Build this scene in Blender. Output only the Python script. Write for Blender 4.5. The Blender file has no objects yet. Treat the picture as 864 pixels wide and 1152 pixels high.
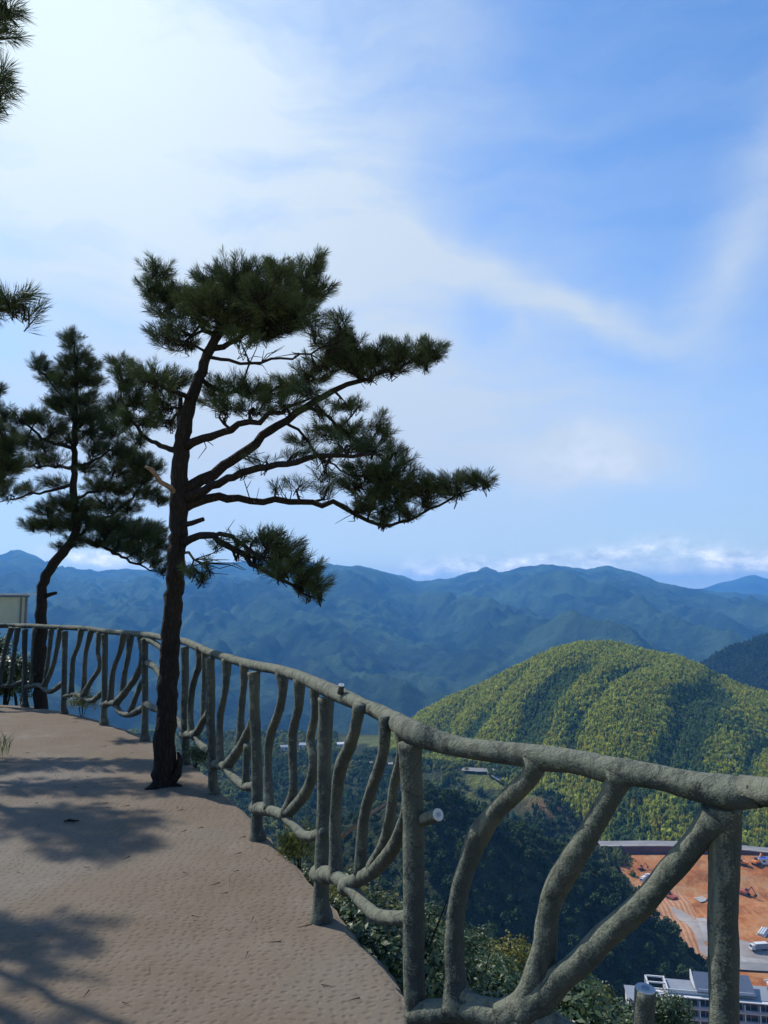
import bpy, math, random
import numpy as np
from math import radians as R, pi
from mathutils import Vector, Matrix

random.seed(7)
rng = np.random.default_rng(7)
SC = bpy.context.scene
COL = SC.collection

# ------------------------------------------------------------------ camera
F = 865.0                     # focal length in units of the photograph's pixels (864 wide)
TH = R(6.0)
EYE = 1.53
cam = bpy.data.cameras.new('camera')
cam.sensor_fit = 'HORIZONTAL'
cam.sensor_width = 36.0
cam.lens = 36.0 * F / 864.0
cam.clip_start = 0.05
cam.clip_end = 60000
camo = bpy.data.objects.new('camera', cam)
COL.objects.link(camo)
camo.location = (0, 0, EYE)
camo.rotation_euler = (R(90) + TH, 0, 0)
SC.camera = camo


def ray(px, py):
    x = (px - 432.0) / F
    y = (576.0 - py) / F
    return Vector((x, math.cos(TH) - y * math.sin(TH), math.sin(TH) + y * math.cos(TH)))


def at(px, py, Y):
    d = ray(px, py)
    k = Y / d.y
    return Vector((d.x * k, Y, EYE + d.z * k))


def ground(px, py, z=0.0):
    d = ray(px, py)
    k = (z - EYE) / d.z
    return Vector((d.x * k, d.y * k, z))


def to_px(p):
    v = Vector(p) - Vector((0, 0, EYE))
    f = v.y * math.cos(TH) + v.z * math.sin(TH)
    u = -v.y * math.sin(TH) + v.z * math.cos(TH)
    return 432 + F * v.x / f, 576 - F * u / f


def slope_of(py, px=432):
    d = ray(px, py)
    return d.z / d.y


# ------------------------------------------------------------------ tagging
def tag(o, label=None, cat=None, group=None, kind=None):
    if label:
        o['label'] = label
    if cat:
        o['category'] = cat
    if group:
        o['group'] = group
    if kind:
        o['kind'] = kind
    return o


def empty(name, loc, rz=0.0):
    o = bpy.data.objects.new(name, None)
    o.empty_display_size = 0.2
    COL.objects.link(o)
    o.location = loc
    o.rotation_euler = (0, 0, rz)
    return o


def copy_tree(o, parent=None):
    c = o.copy()
    COL.objects.link(c)
    c.parent = parent
    for ch in [k for k in bpy.data.objects if k.parent == o]:
        copy_tree(ch, c)
    return c


def link(name, me, parent=None):
    o = bpy.data.objects.new(name, me)
    COL.objects.link(o)
    if parent is not None:
        o.parent = parent
    return o


def mesh_np(name, V, Fc, mat=None, col=None, smooth=False):
    """V (n,3), Fc (m,k) index array -> mesh"""
    V = np.asarray(V, np.float32)
    Fc = np.asarray(Fc, np.int32)
    me = bpy.data.meshes.new(name)
    m, k = Fc.shape
    me.vertices.add(len(V))
    me.vertices.foreach_set('co', V.ravel())
    me.loops.add(m * k)
    me.loops.foreach_set('vertex_index', Fc.ravel())
    me.polygons.add(m)
    me.polygons.foreach_set('loop_start', np.arange(0, m * k, k, dtype=np.int32))
    if smooth:
        me.polygons.foreach_set('use_smooth', np.ones(m, bool))
    me.update(calc_edges=True)
    if col is not None:
        a = me.color_attributes.new('tint', 'FLOAT_COLOR', 'POINT')
        c4 = np.ones((len(V), 4), np.float32)
        c4[:, :3] = col
        a.data.foreach_set('color', c4.ravel())
    if mat:
        me.materials.append(mat)
    return me


class MB:
    """collects quads / tris into one mesh"""

    def __init__(self):
        self.v = []
        self.f = []

    def box(self, c, s, rz=0.0, ry=0.0, rx=0.0, bev=0.0):
        M = Matrix.Rotation(rz, 4, 'Z') @ Matrix.Rotation(ry, 4, 'Y') @ Matrix.Rotation(rx, 4, 'X')
        c = Vector(c)
        n = len(self.v)
        for i in (-1, 1):
            for j in (-1, 1):
                for k in (-1, 1):
                    self.v.append(tuple(c + M @ Vector((i * s[0] / 2, j * s[1] / 2, k * s[2] / 2))))
        for q in ((0, 1, 3, 2), (4, 6, 7, 5), (0, 4, 5, 1), (2, 3, 7, 6), (0, 2, 6, 4), (1, 5, 7, 3)):
            self.f.append([n + a for a in q])
        return self

    def poly(self, pts):
        n = len(self.v)
        self.v += [tuple(p) for p in pts]
        self.f.append(list(range(n, n + len(pts))))
        return self

    def prism(self, pts, off):
        """closed prism: polygon pts extruded by vector off"""
        n = len(self.v)
        k = len(pts)
        off = Vector(off)
        self.v += [tuple(Vector(p)) for p in pts] + [tuple(Vector(p) + off) for p in pts]
        self.f.append([n + i for i in range(k)][::-1])
        self.f.append([n + k + i for i in range(k)])
        for i in range(k):
            j = (i + 1) % k
            self.f.append([n + i, n + j, n + k + j, n + k + i])
        return self

    def tube(self, pts, rad, seg=8, lump=0.0, cap=True):
        pts = [Vector(p) for p in pts]
        n0 = len(self.v)
        m = len(pts)
        up = None
        for i, p in enumerate(pts):
            t = (pts[min(i + 1, m - 1)] - pts[max(i - 1, 0)])
            t = t.normalized() if t.length > 1e-9 else Vector((0, 0, 1))
            if up is None:
                a = Vector((1, 0, 0)) if abs(t.x) < 0.8 else Vector((0, 1, 0))
                up = t.cross(a).normalized()
            up = (up - t * up.dot(t))
            up = up.normalized() if up.length > 1e-9 else t.orthogonal().normalized()
            b = t.cross(up)
            for k in range(seg):
                ang = 2 * pi * k / seg
                r = rad[i] * (1 + (random.uniform(-lump, lump) if lump else 0))
                self.v.append(tuple(p + (up * math.cos(ang) + b * math.sin(ang)) * r))
        for i in range(m - 1):
            for k in range(seg):
                k2 = (k + 1) % seg
                self.f.append([n0 + i * seg + k, n0 + i * seg + k2, n0 + (i + 1) * seg + k2, n0 + (i + 1) * seg + k])
        if cap:
            self.f.append([n0 + k for k in range(seg)][::-1])
            self.f.append([n0 + (m - 1) * seg + k for k in range(seg)])
        return self

    def cyl(self, a, b, r, seg=12, r2=None):
        return self.tube([a, b], [r, r if r2 is None else r2], seg)

    def build(self, name, mat, parent=None, smooth=False):
        me = bpy.data.meshes.new(name)
        me.from_pydata(self.v, [], self.f)
        if smooth:
            me.polygons.foreach_set('use_smooth', np.ones(len(me.polygons), bool))
        me.update()
        if mat:
            me.materials.append(mat)
        return link(name, me, parent)


def spline(pts, step):
    """Catmull-Rom through pts (tuples of any length), resampled about every step (in the first 3 coordinates)"""
    P = [np.array(p, float) for p in pts]
    if len(P) == 2:
        n = max(2, int(np.linalg.norm(P[1][:3] - P[0][:3]) / step))
        return [P[0] + (P[1] - P[0]) * i / n for i in range(n + 1)]
    P = [2 * P[0] - P[1]] + P + [2 * P[-1] - P[-2]]
    out = []
    for i in range(1, len(P) - 2):
        p0, p1, p2, p3 = P[i - 1:i + 3]
        n = max(1, int(np.linalg.norm(p2[:3] - p1[:3]) / step))
        for j in range(n):
            t = j / n
            out.append(0.5 * ((2 * p1) + (-p0 + p2) * t + (2 * p0 - 5 * p1 + 4 * p2 - p3) * t * t + (-p0 + 3 * p1 - 3 * p2 + p3) * t ** 3))
    out.append(P[-2])
    return out


# ------------------------------------------------------------------ numpy noise
def _hash(ix, iy, seed):
    n = (ix.astype(np.int64) * 374761393 + iy.astype(np.int64) * 668265263 + seed * 1442695041) & 0x7fffffff
    n = ((n ^ (n >> 13)) * 1274126177) & 0x7fffffff
    n = n ^ (n >> 16)
    return (n & 0xffff) / 65535.0


def vnoise(x, y, seed=0):
    x = np.asarray(x, float)
    y = np.asarray(y, float)
    ix = np.floor(x)
    iy = np.floor(y)
    fx = x - ix
    fy = y - iy
    ux = fx * fx * fx * (fx * (fx * 6 - 15) + 10)
    uy = fy * fy * fy * (fy * (fy * 6 - 15) + 10)
    a = _hash(ix, iy, seed)
    b = _hash(ix + 1, iy, seed)
    c = _hash(ix, iy + 1, seed)
    d = _hash(ix + 1, iy + 1, seed)
    return (a * (1 - ux) + b * ux) * (1 - uy) + (c * (1 - ux) + d * ux) * uy


def fbm(x, y, oct=4, seed=0):
    s = 0
    a = 0.5
    for o in range(oct):
        s = s + a * vnoise(x * 2 ** o, y * 2 ** o, seed + o * 17)
        a *= 0.5
    return s / (1 - 0.5 ** oct)


def ridged(x, y, oct=4, seed=0):
    s = 0
    a = 0.5
    for o in range(oct):
        s = s + a * (1 - np.abs(2 * vnoise(x * 2 ** o, y * 2 ** o, seed + o * 31) - 1))
        a *= 0.5
    return s / (1 - 0.5 ** oct)


def sstep(a, b, x):
    t = np.clip((x - a) / (b - a), 0, 1)
    return t * t * (3 - 2 * t)


def smax(a, b, k):
    h = np.clip(0.5 + 0.5 * (a - b) / k, 0, 1)
    return b + (a - b) * h + k * h * (1 - h)


# ------------------------------------------------------------------ materials
def new_mat(name):
    m = bpy.data.materials.new(name)
    m.use_nodes = True
    nt = m.node_tree
    nt.nodes.clear()
    out = nt.nodes.new('ShaderNodeOutputMaterial')
    b = nt.nodes.new('ShaderNodeBsdfPrincipled')
    nt.links.new(b.outputs[0], out.inputs[0])
    return m, nt, b


def nd(nt, typ, **kw):
    n = nt.nodes.new(typ)
    for k, v in kw.items():
        setattr(n, k, v)
    return n


def noise(nt, vec, scale, detail=4, rough=0.55, dim='3D'):
    n = nd(nt, 'ShaderNodeTexNoise')
    n.inputs['Scale'].default_value = scale
    n.inputs['Detail'].default_value = detail
    n.inputs['Roughness'].default_value = rough
    if vec is not None:
        nt.links.new(vec, n.inputs['Vector'])
    return n.outputs['Fac']


def ramp(nt, fac, stops):
    r = nd(nt, 'ShaderNodeValToRGB')
    els = r.color_ramp.elements
    while len(els) < len(stops):
        els.new(0.5)
    for e, (p, c) in zip(els, stops):
        e.position = p
        e.color = (c, c, c, 1) if isinstance(c, (int, float)) else (*c, 1)
    nt.links.new(fac, r.inputs[0])
    return r.outputs[0]


def mixc(nt, fac, a, b, mode='MIX'):
    m = nd(nt, 'ShaderNodeMix', data_type='RGBA', blend_type=mode)
    for sock, v in ((m.inputs[0], fac), (m.inputs[6], a), (m.inputs[7], b)):
        if isinstance(v, (int, float)):
            sock.default_value = v
        elif isinstance(v, tuple):
            sock.default_value = (*v, 1)
        else:
            nt.links.new(v, sock)
    return m.outputs[2]


def mathn(nt, op, a, b=None, c=None, clamp=False):
    m = nd(nt, 'ShaderNodeMath', operation=op, use_clamp=clamp)
    for i, v in enumerate((a, b, c)):
        if v is None:
            continue
        if isinstance(v, (int, float)):
            m.inputs[i].default_value = v
        else:
            nt.links.new(v, m.inputs[i])
    return m.outputs[0]


def bump(nt, h, strength, dist, bsdf, prev=None):
    b = nd(nt, 'ShaderNodeBump')
    b.inputs['Strength'].default_value = strength
    b.inputs['Distance'].default_value = dist
    nt.links.new(h, b.inputs['Height'])
    if prev is not None:
        nt.links.new(prev, b.inputs['Normal'])
    if bsdf is not None:
        nt.links.new(b.outputs[0], bsdf.inputs['Normal'])
    return b.outputs[0]


def objco(nt):
    return nd(nt, 'ShaderNodeTexCoord').outputs['Object']


def worldco(nt):
    return nd(nt, 'ShaderNodeNewGeometry').outputs['Position']


def mapping(nt, vec, scale=(1, 1, 1), rot=(0, 0, 0)):
    m = nd(nt, 'ShaderNodeMapping')
    m.inputs['Scale'].default_value = scale
    m.inputs['Rotation'].default_value = rot
    nt.links.new(vec, m.inputs['Vector'])
    return m.outputs[0]


def mat_simple(name, c, rough=0.7, var=0.25, scale=3.0, bmp=0.0, metal=0.0):
    m, nt, b = new_mat(name)
    v = objco(nt)
    n = noise(nt, v, scale, 5)
    lo = tuple(x * (1 - var) for x in c)
    hi = tuple(min(1, x * (1 + var)) for x in c)
    nt.links.new(ramp(nt, n, [(0.3, lo), (0.7, hi)]), b.inputs['Base Color'])
    b.inputs['Roughness'].default_value = rough
    b.inputs['Metallic'].default_value = metal
    if bmp:
        bump(nt, n, bmp, 0.02, b)
    return m


def mat_concrete_branch():
    m, nt, b = new_mat('branch_concrete')
    v = worldco(nt)
    big = noise(nt, v, 3.2, 4)
    mid = noise(nt, v, 22, 5, 0.65)
    fine = noise(nt, v, 190, 3, 0.7)
    base = ramp(nt, big, [(0.3, (0.020, 0.030, 0.033)), (0.5, (0.037, 0.047, 0.045)), (0.72, (0.062, 0.069, 0.055))])
    # pale lichen crust, weighted to top and sunward faces to paint in sunlight
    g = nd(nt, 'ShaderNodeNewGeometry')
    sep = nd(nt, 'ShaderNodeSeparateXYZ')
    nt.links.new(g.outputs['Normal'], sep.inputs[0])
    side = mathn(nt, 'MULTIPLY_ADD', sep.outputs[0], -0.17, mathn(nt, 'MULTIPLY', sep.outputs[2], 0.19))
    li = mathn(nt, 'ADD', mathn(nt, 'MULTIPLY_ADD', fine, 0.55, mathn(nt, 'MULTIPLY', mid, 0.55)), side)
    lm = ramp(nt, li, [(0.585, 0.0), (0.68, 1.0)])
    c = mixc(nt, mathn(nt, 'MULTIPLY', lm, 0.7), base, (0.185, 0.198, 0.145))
    # dark algae
    al = ramp(nt, noise(nt, mapping(nt, v, (9, 9, 3.5)), 1.0, 5, 0.7), [(0.55, 0.0), (0.7, 1.0)])
    c = mixc(nt, mathn(nt, 'MULTIPLY', al, 0.7), c, (0.05, 0.055, 0.045))
    # rusty flaking
    ru = ramp(nt, noise(nt, v, 7.3, 6, 0.7), [(0.69, 0.0), (0.735, 1.0)])
    c = mixc(nt, mathn(nt, 'MULTIPLY', ru, 0.65), c, (0.2, 0.085, 0.045))
    # run-off stains down the uprights and hairline cracks
    st = ramp(nt, noise(nt, mapping(nt, v, (34, 34, 3.0)), 1.0, 4, 0.6), [(0.50, 0.0), (0.66, 1.0)])
    c = mixc(nt, mathn(nt, 'MULTIPLY', st, 0.55), c, (0.026, 0.031, 0.031))
    vk = nd(nt, 'ShaderNodeTexVoronoi', feature='DISTANCE_TO_EDGE')
    vk.inputs['Scale'].default_value = 9
    nt.links.new(mapping(nt, v, (1, 1, 0.5)), vk.inputs['Vector'])
    ck = ramp(nt, mathn(nt, 'ADD', vk.outputs['Distance'], mathn(nt, 'MULTIPLY', mid, 0.05)), [(0.026, 1.0), (0.040, 0.0)])
    c = mixc(nt, mathn(nt, 'MULTIPLY', ck, 0.6), c, (0.02, 0.022, 0.02))
    nt.links.new(c, b.inputs['Base Color'])
    b.inputs['Roughness'].default_value = 0.88
    b.inputs['Specular IOR Level'].default_value = 0.25
    n1 = bump(nt, mid, 1.0, 0.022, None)
    bump(nt, fine, 0.5, 0.005, b, n1)
    return m


def mat_walkway():
    m, nt, b = new_mat('walkway_concrete')
    v = worldco(nt)
    big = noise(nt, v, 0.55, 4)
    mid = noise(nt, v, 5.0, 6, 0.65)
    fine = noise(nt, v, 70, 4, 0.7)
    grain = noise(nt, v, 260, 2, 0.6)
    c = ramp(nt, big, [(0.34, (0.132, 0.102, 0.070)), (0.52, (0.144, 0.117, 0.086)), (0.66, (0.160, 0.145, 0.122))])
    c = mixc(nt, ramp(nt, mid, [(0.35, 0.0), (0.75, 0.55)]), c, (0.175, 0.147, 0.117))
    c = mixc(nt, ramp(nt, noise(nt, v, 1.7, 5, 0.6), [(0.60, 0.0), (0.72, 0.35)]), c, (0.24, 0.22, 0.19))
    c = mixc(nt, ramp(nt, noise(nt, v, 0.8, 3), [(0.68, 0.0), (0.8, 0.35)]), c, (0.13, 0.135, 0.06))
    # stippled pits pressed by hand, about 4 cm apart
    mv = mapping(nt, v, (20, 24, 24))
    vec2 = nd(nt, 'ShaderNodeVectorMath', operation='ADD')
    nz = nd(nt, 'ShaderNodeTexNoise')
    nz.inputs['Scale'].default_value = 0.22
    nt.links.new(mv, nz.inputs['Vector'])
    sc = nd(nt, 'ShaderNodeVectorMath', operation='SCALE')
    sc.inputs['Scale'].default_value = 2.0
    nt.links.new(nz.outputs['Color'], sc.inputs[0])
    nt.links.new(mv, vec2.inputs[0])
    nt.links.new(sc.outputs[0], vec2.inputs[1])
    vo = nd(nt, 'ShaderNodeTexVoronoi', voronoi_dimensions='2D')
    vo.inputs['Scale'].default_value = 1.0
    vo.inputs['Randomness'].default_value = 0.55
    nt.links.new(vec2.outputs[0], vo.inputs['Vector'])
    pit = ramp(nt, vo.outputs['Distance'], [(0.08, 0.0), (0.34, 1.0)])
    keep = ramp(nt, noise(nt, v, 3.1, 3), [(0.30, 0.25), (0.50, 1.0)])
    pith = mixc(nt, keep, (1.0, 1.0, 1.0), pit)
    c = mixc(nt, mathn(nt, 'MULTIPLY', ramp(nt, fine, [(0.3, 1.0), (0.5, 0.0)]), 0.35), c, (0.075, 0.05, 0.035))
    nt.links.new(c, b.inputs['Base Color'])
    b.inputs['Roughness'].default_value = 0.95
    b.inputs['Specular IOR Level'].default_value = 0.15
    n0 = bump(nt, mid, 0.3, 0.014, None)
    n1 = bump(nt, pith, 0.5, 0.008, None, n0)
    c = mixc(nt, mathn(nt, 'MULTIPLY', mathn(nt, 'SUBTRACT', 1.0, mathn(nt, 'MULTIPLY', pith, 1.0), None, True), 0.2), c, (0.09, 0.063, 0.045))
    nt.links.new(c, b.inputs['Base Color'])
    n2 = bump(nt, fine, 0.5, 0.006, None, n1)
    bump(nt, grain, 0.35, 0.003, b, n2)
    return m


def mat_bark():
    m, nt, b = new_mat('pine_bark')
    v = objco(nt)
    mv = mapping(nt, v, (1, 1, 0.28))
    vo = nd(nt, 'ShaderNodeTexVoronoi', feature='DISTANCE_TO_EDGE')
    vo.inputs['Scale'].default_value = 34
    nt.links.new(mv, vo.inputs['Vector'])
    cr = ramp(nt, vo.outputs['Distance'], [(0.02, 0.0), (0.22, 1.0)])
    n = noise(nt, v, 30, 5, 0.65)
    c = mixc(nt, cr, (0.012, 0.010, 0.009), ramp(nt, n, [(0.3, (0.010, 0.009, 0.008)), (0.7, (0.023, 0.019, 0.017))]))
    nt.links.new(c, b.inputs['Base Color'])
    b.inputs['Roughness'].default_value = 0.95
    b.inputs['Specular IOR Level'].default_value = 0.2
    h = mixc(nt, 0.3, cr, n)
    bump(nt, h, 0.9, 0.02, b)
    return m


def mat_leaf(name, c1, c2, rough=0.45, trans=0.25, spec=0.4, attr=False):
    """leaf faces: diffuse + some light through"""
    m, nt, b = new_mat(name)
    oi = nd(nt, 'ShaderNodeObjectInfo')
    v = worldco(nt)
    n = noise(nt, v, 0.9, 3)
    f = mathn(nt, 'MULTIPLY_ADD', oi.outputs['Random'], 0.5, mathn(nt, 'MULTIPLY', n, 0.6))
    c = mixc(nt, f, c1, c2)
    if attr:
        a = nd(nt, 'ShaderNodeAttribute', attribute_name='tint')
        c = mixc(nt, 1.0, c, a.outputs['Color'], 'MULTIPLY')
    nt.links.new(c, b.inputs['Base Color'])
    b.inputs['Roughness'].default_value = rough
    b.inputs['Specular IOR Level'].default_value = spec
    if trans:
        t = nd(nt, 'ShaderNodeBsdfTranslucent')
        nt.links.new(c, t.inputs[0])
        mx = nd(nt, 'ShaderNodeMixShader')
        mx.inputs[0].default_value = trans
        nt.links.new(b.outputs[0], mx.inputs[1])
        nt.links.new(t.outputs[0], mx.inputs[2])
        out = [k for k in nt.nodes if k.type == 'OUTPUT_MATERIAL'][0]
        nt.links.new(mx.outputs[0], out.inputs[0])
    return m


def mat_terrain():
    m, nt, b = new_mat('terrain_ground')
    a = nd(nt, 'ShaderNodeAttribute', attribute_name='tint')
    v = worldco(nt)
    n1 = noise(nt, v, 0.035, 6, 0.65)
    n2 = noise(nt, v, 0.35, 4, 0.6)
    k = mathn(nt, 'MULTIPLY_ADD', n1, 1.1, mathn(nt, 'MULTIPLY_ADD', n2, 0.7, 0.1))
    g = nd(nt, 'ShaderNodeCombineColor')
    for i in range(3):
        nt.links.new(k, g.inputs[i])
    c = mixc(nt, 1.0, a.outputs['Color'], g.outputs[0], 'MULTIPLY')
    nt.links.new(c, b.inputs['Base Color'])
    b.inputs['Roughness'].default_value = 1.0
    b.inputs['Specular IOR Level'].default_value = 0.05
    t = noise(nt, v, 0.05, 6, 0.75)
    bump(nt, t, 1.0, 22.0, b)
    return m


def mat_earth():
    m, nt, b = new_mat('bare_earth')
    v = worldco(nt)
    big = noise(nt, mapping(nt, v, (1, 1.6, 1), (0, 0, 0.5)), 0.035, 6, 0.62)
    c = ramp(nt, big, [(0.30, (0.20, 0.062, 0.02)), (0.45, (0.32, 0.112, 0.035)), (0.58, (0.37, 0.165, 0.065)), (0.72, (0.36, 0.24, 0.14))])
    w = noise(nt, mapping(nt, v, (0.5, 0.06, 1), (0, 0, -0.5)), 1.0, 5, 0.6)
    c = mixc(nt, ramp(nt, w, [(0.45, 0.0), (0.7, 0.7)]), c, (0.40, 0.23, 0.115))
    c = mixc(nt, ramp(nt, noise(nt, v, 0.11, 4), [(0.58, 0.0), (0.68, 0.55)]), c, (0.18, 0.06, 0.025))
    nt.links.new(c, b.inputs['Base Color'])
    b.inputs['Roughness'].default_value = 1.0
    b.inputs['Specular IOR Level'].default_value = 0.1
    bump(nt, noise(nt, v, 0.25, 5, 0.6), 0.8, 1.2, b)
    return m


def mat_tracks():
    m, nt, b = new_mat('tracked_earth')
    tc = nd(nt, 'ShaderNodeTexCoord')
    uv = nd(nt, 'ShaderNodeAttribute', attribute_name='tint').outputs['Color']
    sep = nd(nt, 'ShaderNodeSeparateXYZ')
    nt.links.new(uv, sep.inputs[0])
    v = worldco(nt)
    wob = mathn(nt, 'MULTIPLY', noise(nt, v, 0.12, 2), 0.035)
    s = mathn(nt, 'SINE', mathn(nt, 'MULTIPLY', mathn(nt, 'ADD', sep.outputs[0], wob), 75.0))
    s = mathn(nt, 'MULTIPLY', s, noise(nt, v, 0.3, 3))
    c = ramp(nt, mathn(nt, 'ADD', mathn(nt, 'MULTIPLY_ADD', s, 0.28, 0.2), mathn(nt, 'MULTIPLY', noise(nt, v, 0.5, 5, .7), .5)), [(0.25, (0.24, 0.10, 0.045)), (0.5, (0.34, 0.17, 0.08)), (0.75, (0.42, 0.28, 0.17))])
    nt.links.new(c, b.inputs['Base Color'])
    b.inputs['Roughness'].default_value = 1.0
    return m


M = {}
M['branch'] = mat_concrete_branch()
M['walk'] = mat_walkway()
M['bark'] = mat_bark()
M['barkpale'] = mat_simple('dead_wood', (0.13, 0.09, 0.062), 0.95, 0.45, 24, 0.9)
M['needle'] = mat_leaf('pine_needles', (0.028, 0.045, 0.022), (0.058, 0.084, 0.032), 0.6, 0.2, 0.15)
M['glossy'] = mat_leaf('glossy_leaves', (0.035, 0.068, 0.03), (0.060, 0.098, 0.042), 0.45, 0.2, 0.35)
M['yellowleaf'] = mat_leaf('yellow_green_leaves', (0.12, 0.13, 0.025), (0.17, 0.17, 0.04), 0.5, 0.3, 0.3)
M['darkleaf'] = mat_leaf('dark_tree_leaves', (0.026, 0.048, 0.018), (0.052, 0.080, 0.027), 0.75, 0.2, 0.06)
M['forest'] = mat_leaf('forest_leaves', (0.9, 0.9, 0.9), (1.1, 1.1, 1.1), 0.8, 0.5, 0.06, attr=True)
M['grass'] = mat_leaf('grass_blades', (0.09, 0.13, 0.03), (0.14, 0.17, 0.05), 0.5, 0.3, 0.3)
M['cut'] = mat_simple('pale_cut_face', (0.40, 0.42, 0.43), 0.7, 0.18, 30)
M['cutring'] = mat_simple('cut_face_ring', (0.2, 0.25, 0.32), 0.8, 0.15, 30)
M['terrain'] = mat_terrain()
M['earth'] = mat_earth()
M['tracks'] = mat_tracks()
M['white'] = mat_simple('white_paint', (0.55, 0.55, 0.54), 0.5, 0.06, 1)
M['pale'] = mat_simple('pale_render', (0.36, 0.37, 0.39), 0.8, 0.1, 0.5)
M['slate'] = mat_simple('slate_blue_roof', (0.06, 0.08, 0.12), 0.6, 0.12, 0.8)
M['glassdark'] = mat_simple('dark_glass', (0.03, 0.04, 0.055), 0.12, 0.2, 0.4)
M['road'] = mat_simple('road_surface', (0.19, 0.185, 0.18), 0.9, 0.2, 0.2)
M['trail'] = mat_simple('pale_road', (0.19, 0.18, 0.165), 0.9, 0.15, 0.2)
M['gravel'] = mat_simple('grey_gravel', (0.26, 0.23, 0.21), 0.95, 0.22, 0.15)
M['puddle'] = mat_simple('chalky_wet_patch', (0.33, 0.30, 0.26), 0.35, 0.2, 0.3)
M['maroon'] = mat_simple('maroon_fascia', (0.13, 0.05, 0.05), 0.85, 0.25, 0.3)
M['orange'] = mat_simple('orange_machine_paint', (0.55, 0.17, 0.03), 0.5, 0.15, 1)
M['redrust'] = mat_simple('red_oxide_paint', (0.28, 0.07, 0.04), 0.7, 0.2, 1)
M['black'] = mat_simple('black_rubber', (0.02, 0.02, 0.02), 0.8, 0.2, 1)
M['steel'] = mat_simple('galvanised_steel', (0.42, 0.43, 0.44), 0.5, 0.1, 4, 0, 0.6)
M['blue'] = mat_simple('blue_sheet', (0.08, 0.16, 0.42), 0.5, 0.1, 1)
M['panel'] = mat_simple('pale_yellow_panel', (0.40, 0.43, 0.32), 0.6, 0.12, 3)
M['frame'] = mat_simple('dark_frame_paint', (0.10, 0.11, 0.12), 0.5, 0.1, 3)
M['tile'] = mat_simple('grey_roof_sheet', (0.2, 0.22, 0.25), 0.6, 0.1, 0.4)

# ------------------------------------------------------------------ railing ground plan
POST_PX = [(28, 795, 28, 706), (72, 803, 73, 708), (117, 815, 118, 711), (163, 833, 163, 716), (208, 860, 208, 725),
           (240, 893, 236, 737), (290, 945, 286, 752), (362, 1035, 367, 780), (468, 1230, 462, 828), (818, 1428, 814, 898)]
bases = [ground(a, b) for a, b, c, d in POST_PX]
tops = [at(c, d, g.y) for (a, b, c, d), g in zip(POST_PX, bases)]
# two more bays outside the frame on the left, one on the right
for nb in ((-5.75, 10.78), (-6.9, 11.0)):
    bases.insert(0, Vector((nb[0], nb[1], 0)))
    tops.insert(0, Vector((nb[0], nb[1], 1.06)))
bases.append(Vector((1.85, 1.12, 0)))
tops.append(Vector((1.87, 1.12, 1.08)))
NP = len(bases)
RAILXY = [(-90.0, 34.0), (-40.0, 20.0), (-16.0, 13.4)] + [(b.x, b.y) for b in bases] + [(4.5, -1.0), (9, -6), (30, -30)]


def poly_dist(X, Y, pts):
    """unsigned distance and side of nearest segment (positive = left of travel direction)"""
    best = np.full(X.shape, 1e12)
    side = np.zeros(X.shape)
    par = np.zeros(X.shape)
    for i in range(len(pts) - 1):
        ax, ay = pts[i][:2]
        bx, by = pts[i + 1][:2]
        dx, dy = bx - ax, by - ay
        L = dx * dx + dy * dy
        t = np.clip(((X - ax) * dx + (Y - ay) * dy) / L, 0, 1)
        ex, ey = X - ax - t * dx, Y - ay - t * dy
        d = ex * ex + ey * ey
        s = np.sign(dx * (Y - ay) - dy * (X - ax))
        upd = d < best
        best = np.where(upd, d, best)
        side = np.where(upd, s, side)
        par = np.where(upd, i + t, par)
    return np.sqrt(best), side, par


LEFT_EDGE = [(-7.0, -30), (-3.6, -4), (-3.7, 3), (-3.95, 7.2), (-4.7, 8.5), (-7.0, 9.5), (-16, 11.0), (-40, 16), (-90, 28)]

# ------------------------------------------------------------------ terrain height
FLOOR = -145.0


def crest_interp(px, table, j):
    t = np.array(table, float)
    return np.interp(px, t[:, 0], t[:, j])


def zrow(table):
    """(px, py, Y) -> (px, z, Y)"""
    return [(a, EYE + slope_of(b, a) * c, c) for a, b, c in table]


HILL = zrow([(400, 862, 850), (440, 833, 850), (470, 806, 845), (500, 790, 840), (540, 773, 825), (580, 753, 810), (620, 734, 800), (650, 727, 800),
             (685, 725, 800), (710, 732, 795), (730, 737, 790), (760, 742, 785), (790, 755, 780), (830, 775, 770),
             (864, 786, 770), (950, 800, 760), (1100, 830, 750), (1400, 840, 740)])
HBASE = [(380, 700), (470, 640), (500, 620), (600, 525), (680, 440), (864, 437), (1100, 440), (1400, 450)]
RHILL = zrow([(700, 800, 1500), (760, 766, 1500), (790, 750, 1500), (815, 738, 1500), (840, 727, 1500), (864, 718, 1500),
              (900, 705, 1500), (1000, 690, 1500), (1200, 690, 1500), (1500, 700, 1500)])
MTN = zrow([(-900, 640, 6000), (-500, 632, 6000), (-250, 645, 6000), (-100, 632, 6000), (-40, 628, 6000), (0, 622, 6000), (20, 620, 6000), (42, 627, 6000), (62, 638, 6000), (110, 643, 6000),
            (180, 640, 6000), (240, 632, 6000), (300, 630, 6000), (345, 633, 6000), (372, 637, 6000), (403, 635, 6000), (430, 642, 6000), (468, 653, 6000),
            (500, 651, 6000), (548, 640, 6000), (565, 644, 6000), (610, 638, 6000), (640, 637, 6000), (660, 641, 6000), (685, 637, 6000),
            (712, 644, 6000), (740, 655, 6000), (790, 664, 6000), (864, 672, 6000), (1000, 660, 6000), (1200, 650, 6000), (1600, 640, 6000)])
MTN2 = zrow([(600, 700, 9500), (740, 668, 9500), (790, 661, 9500), (820, 653, 9500), (835, 649, 9500), (850, 646, 9500), (864, 650, 9500),
             (900, 655, 9500), (1000, 645, 9500), (1300, 660, 9500), (1600, 660, 9500)])
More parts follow.
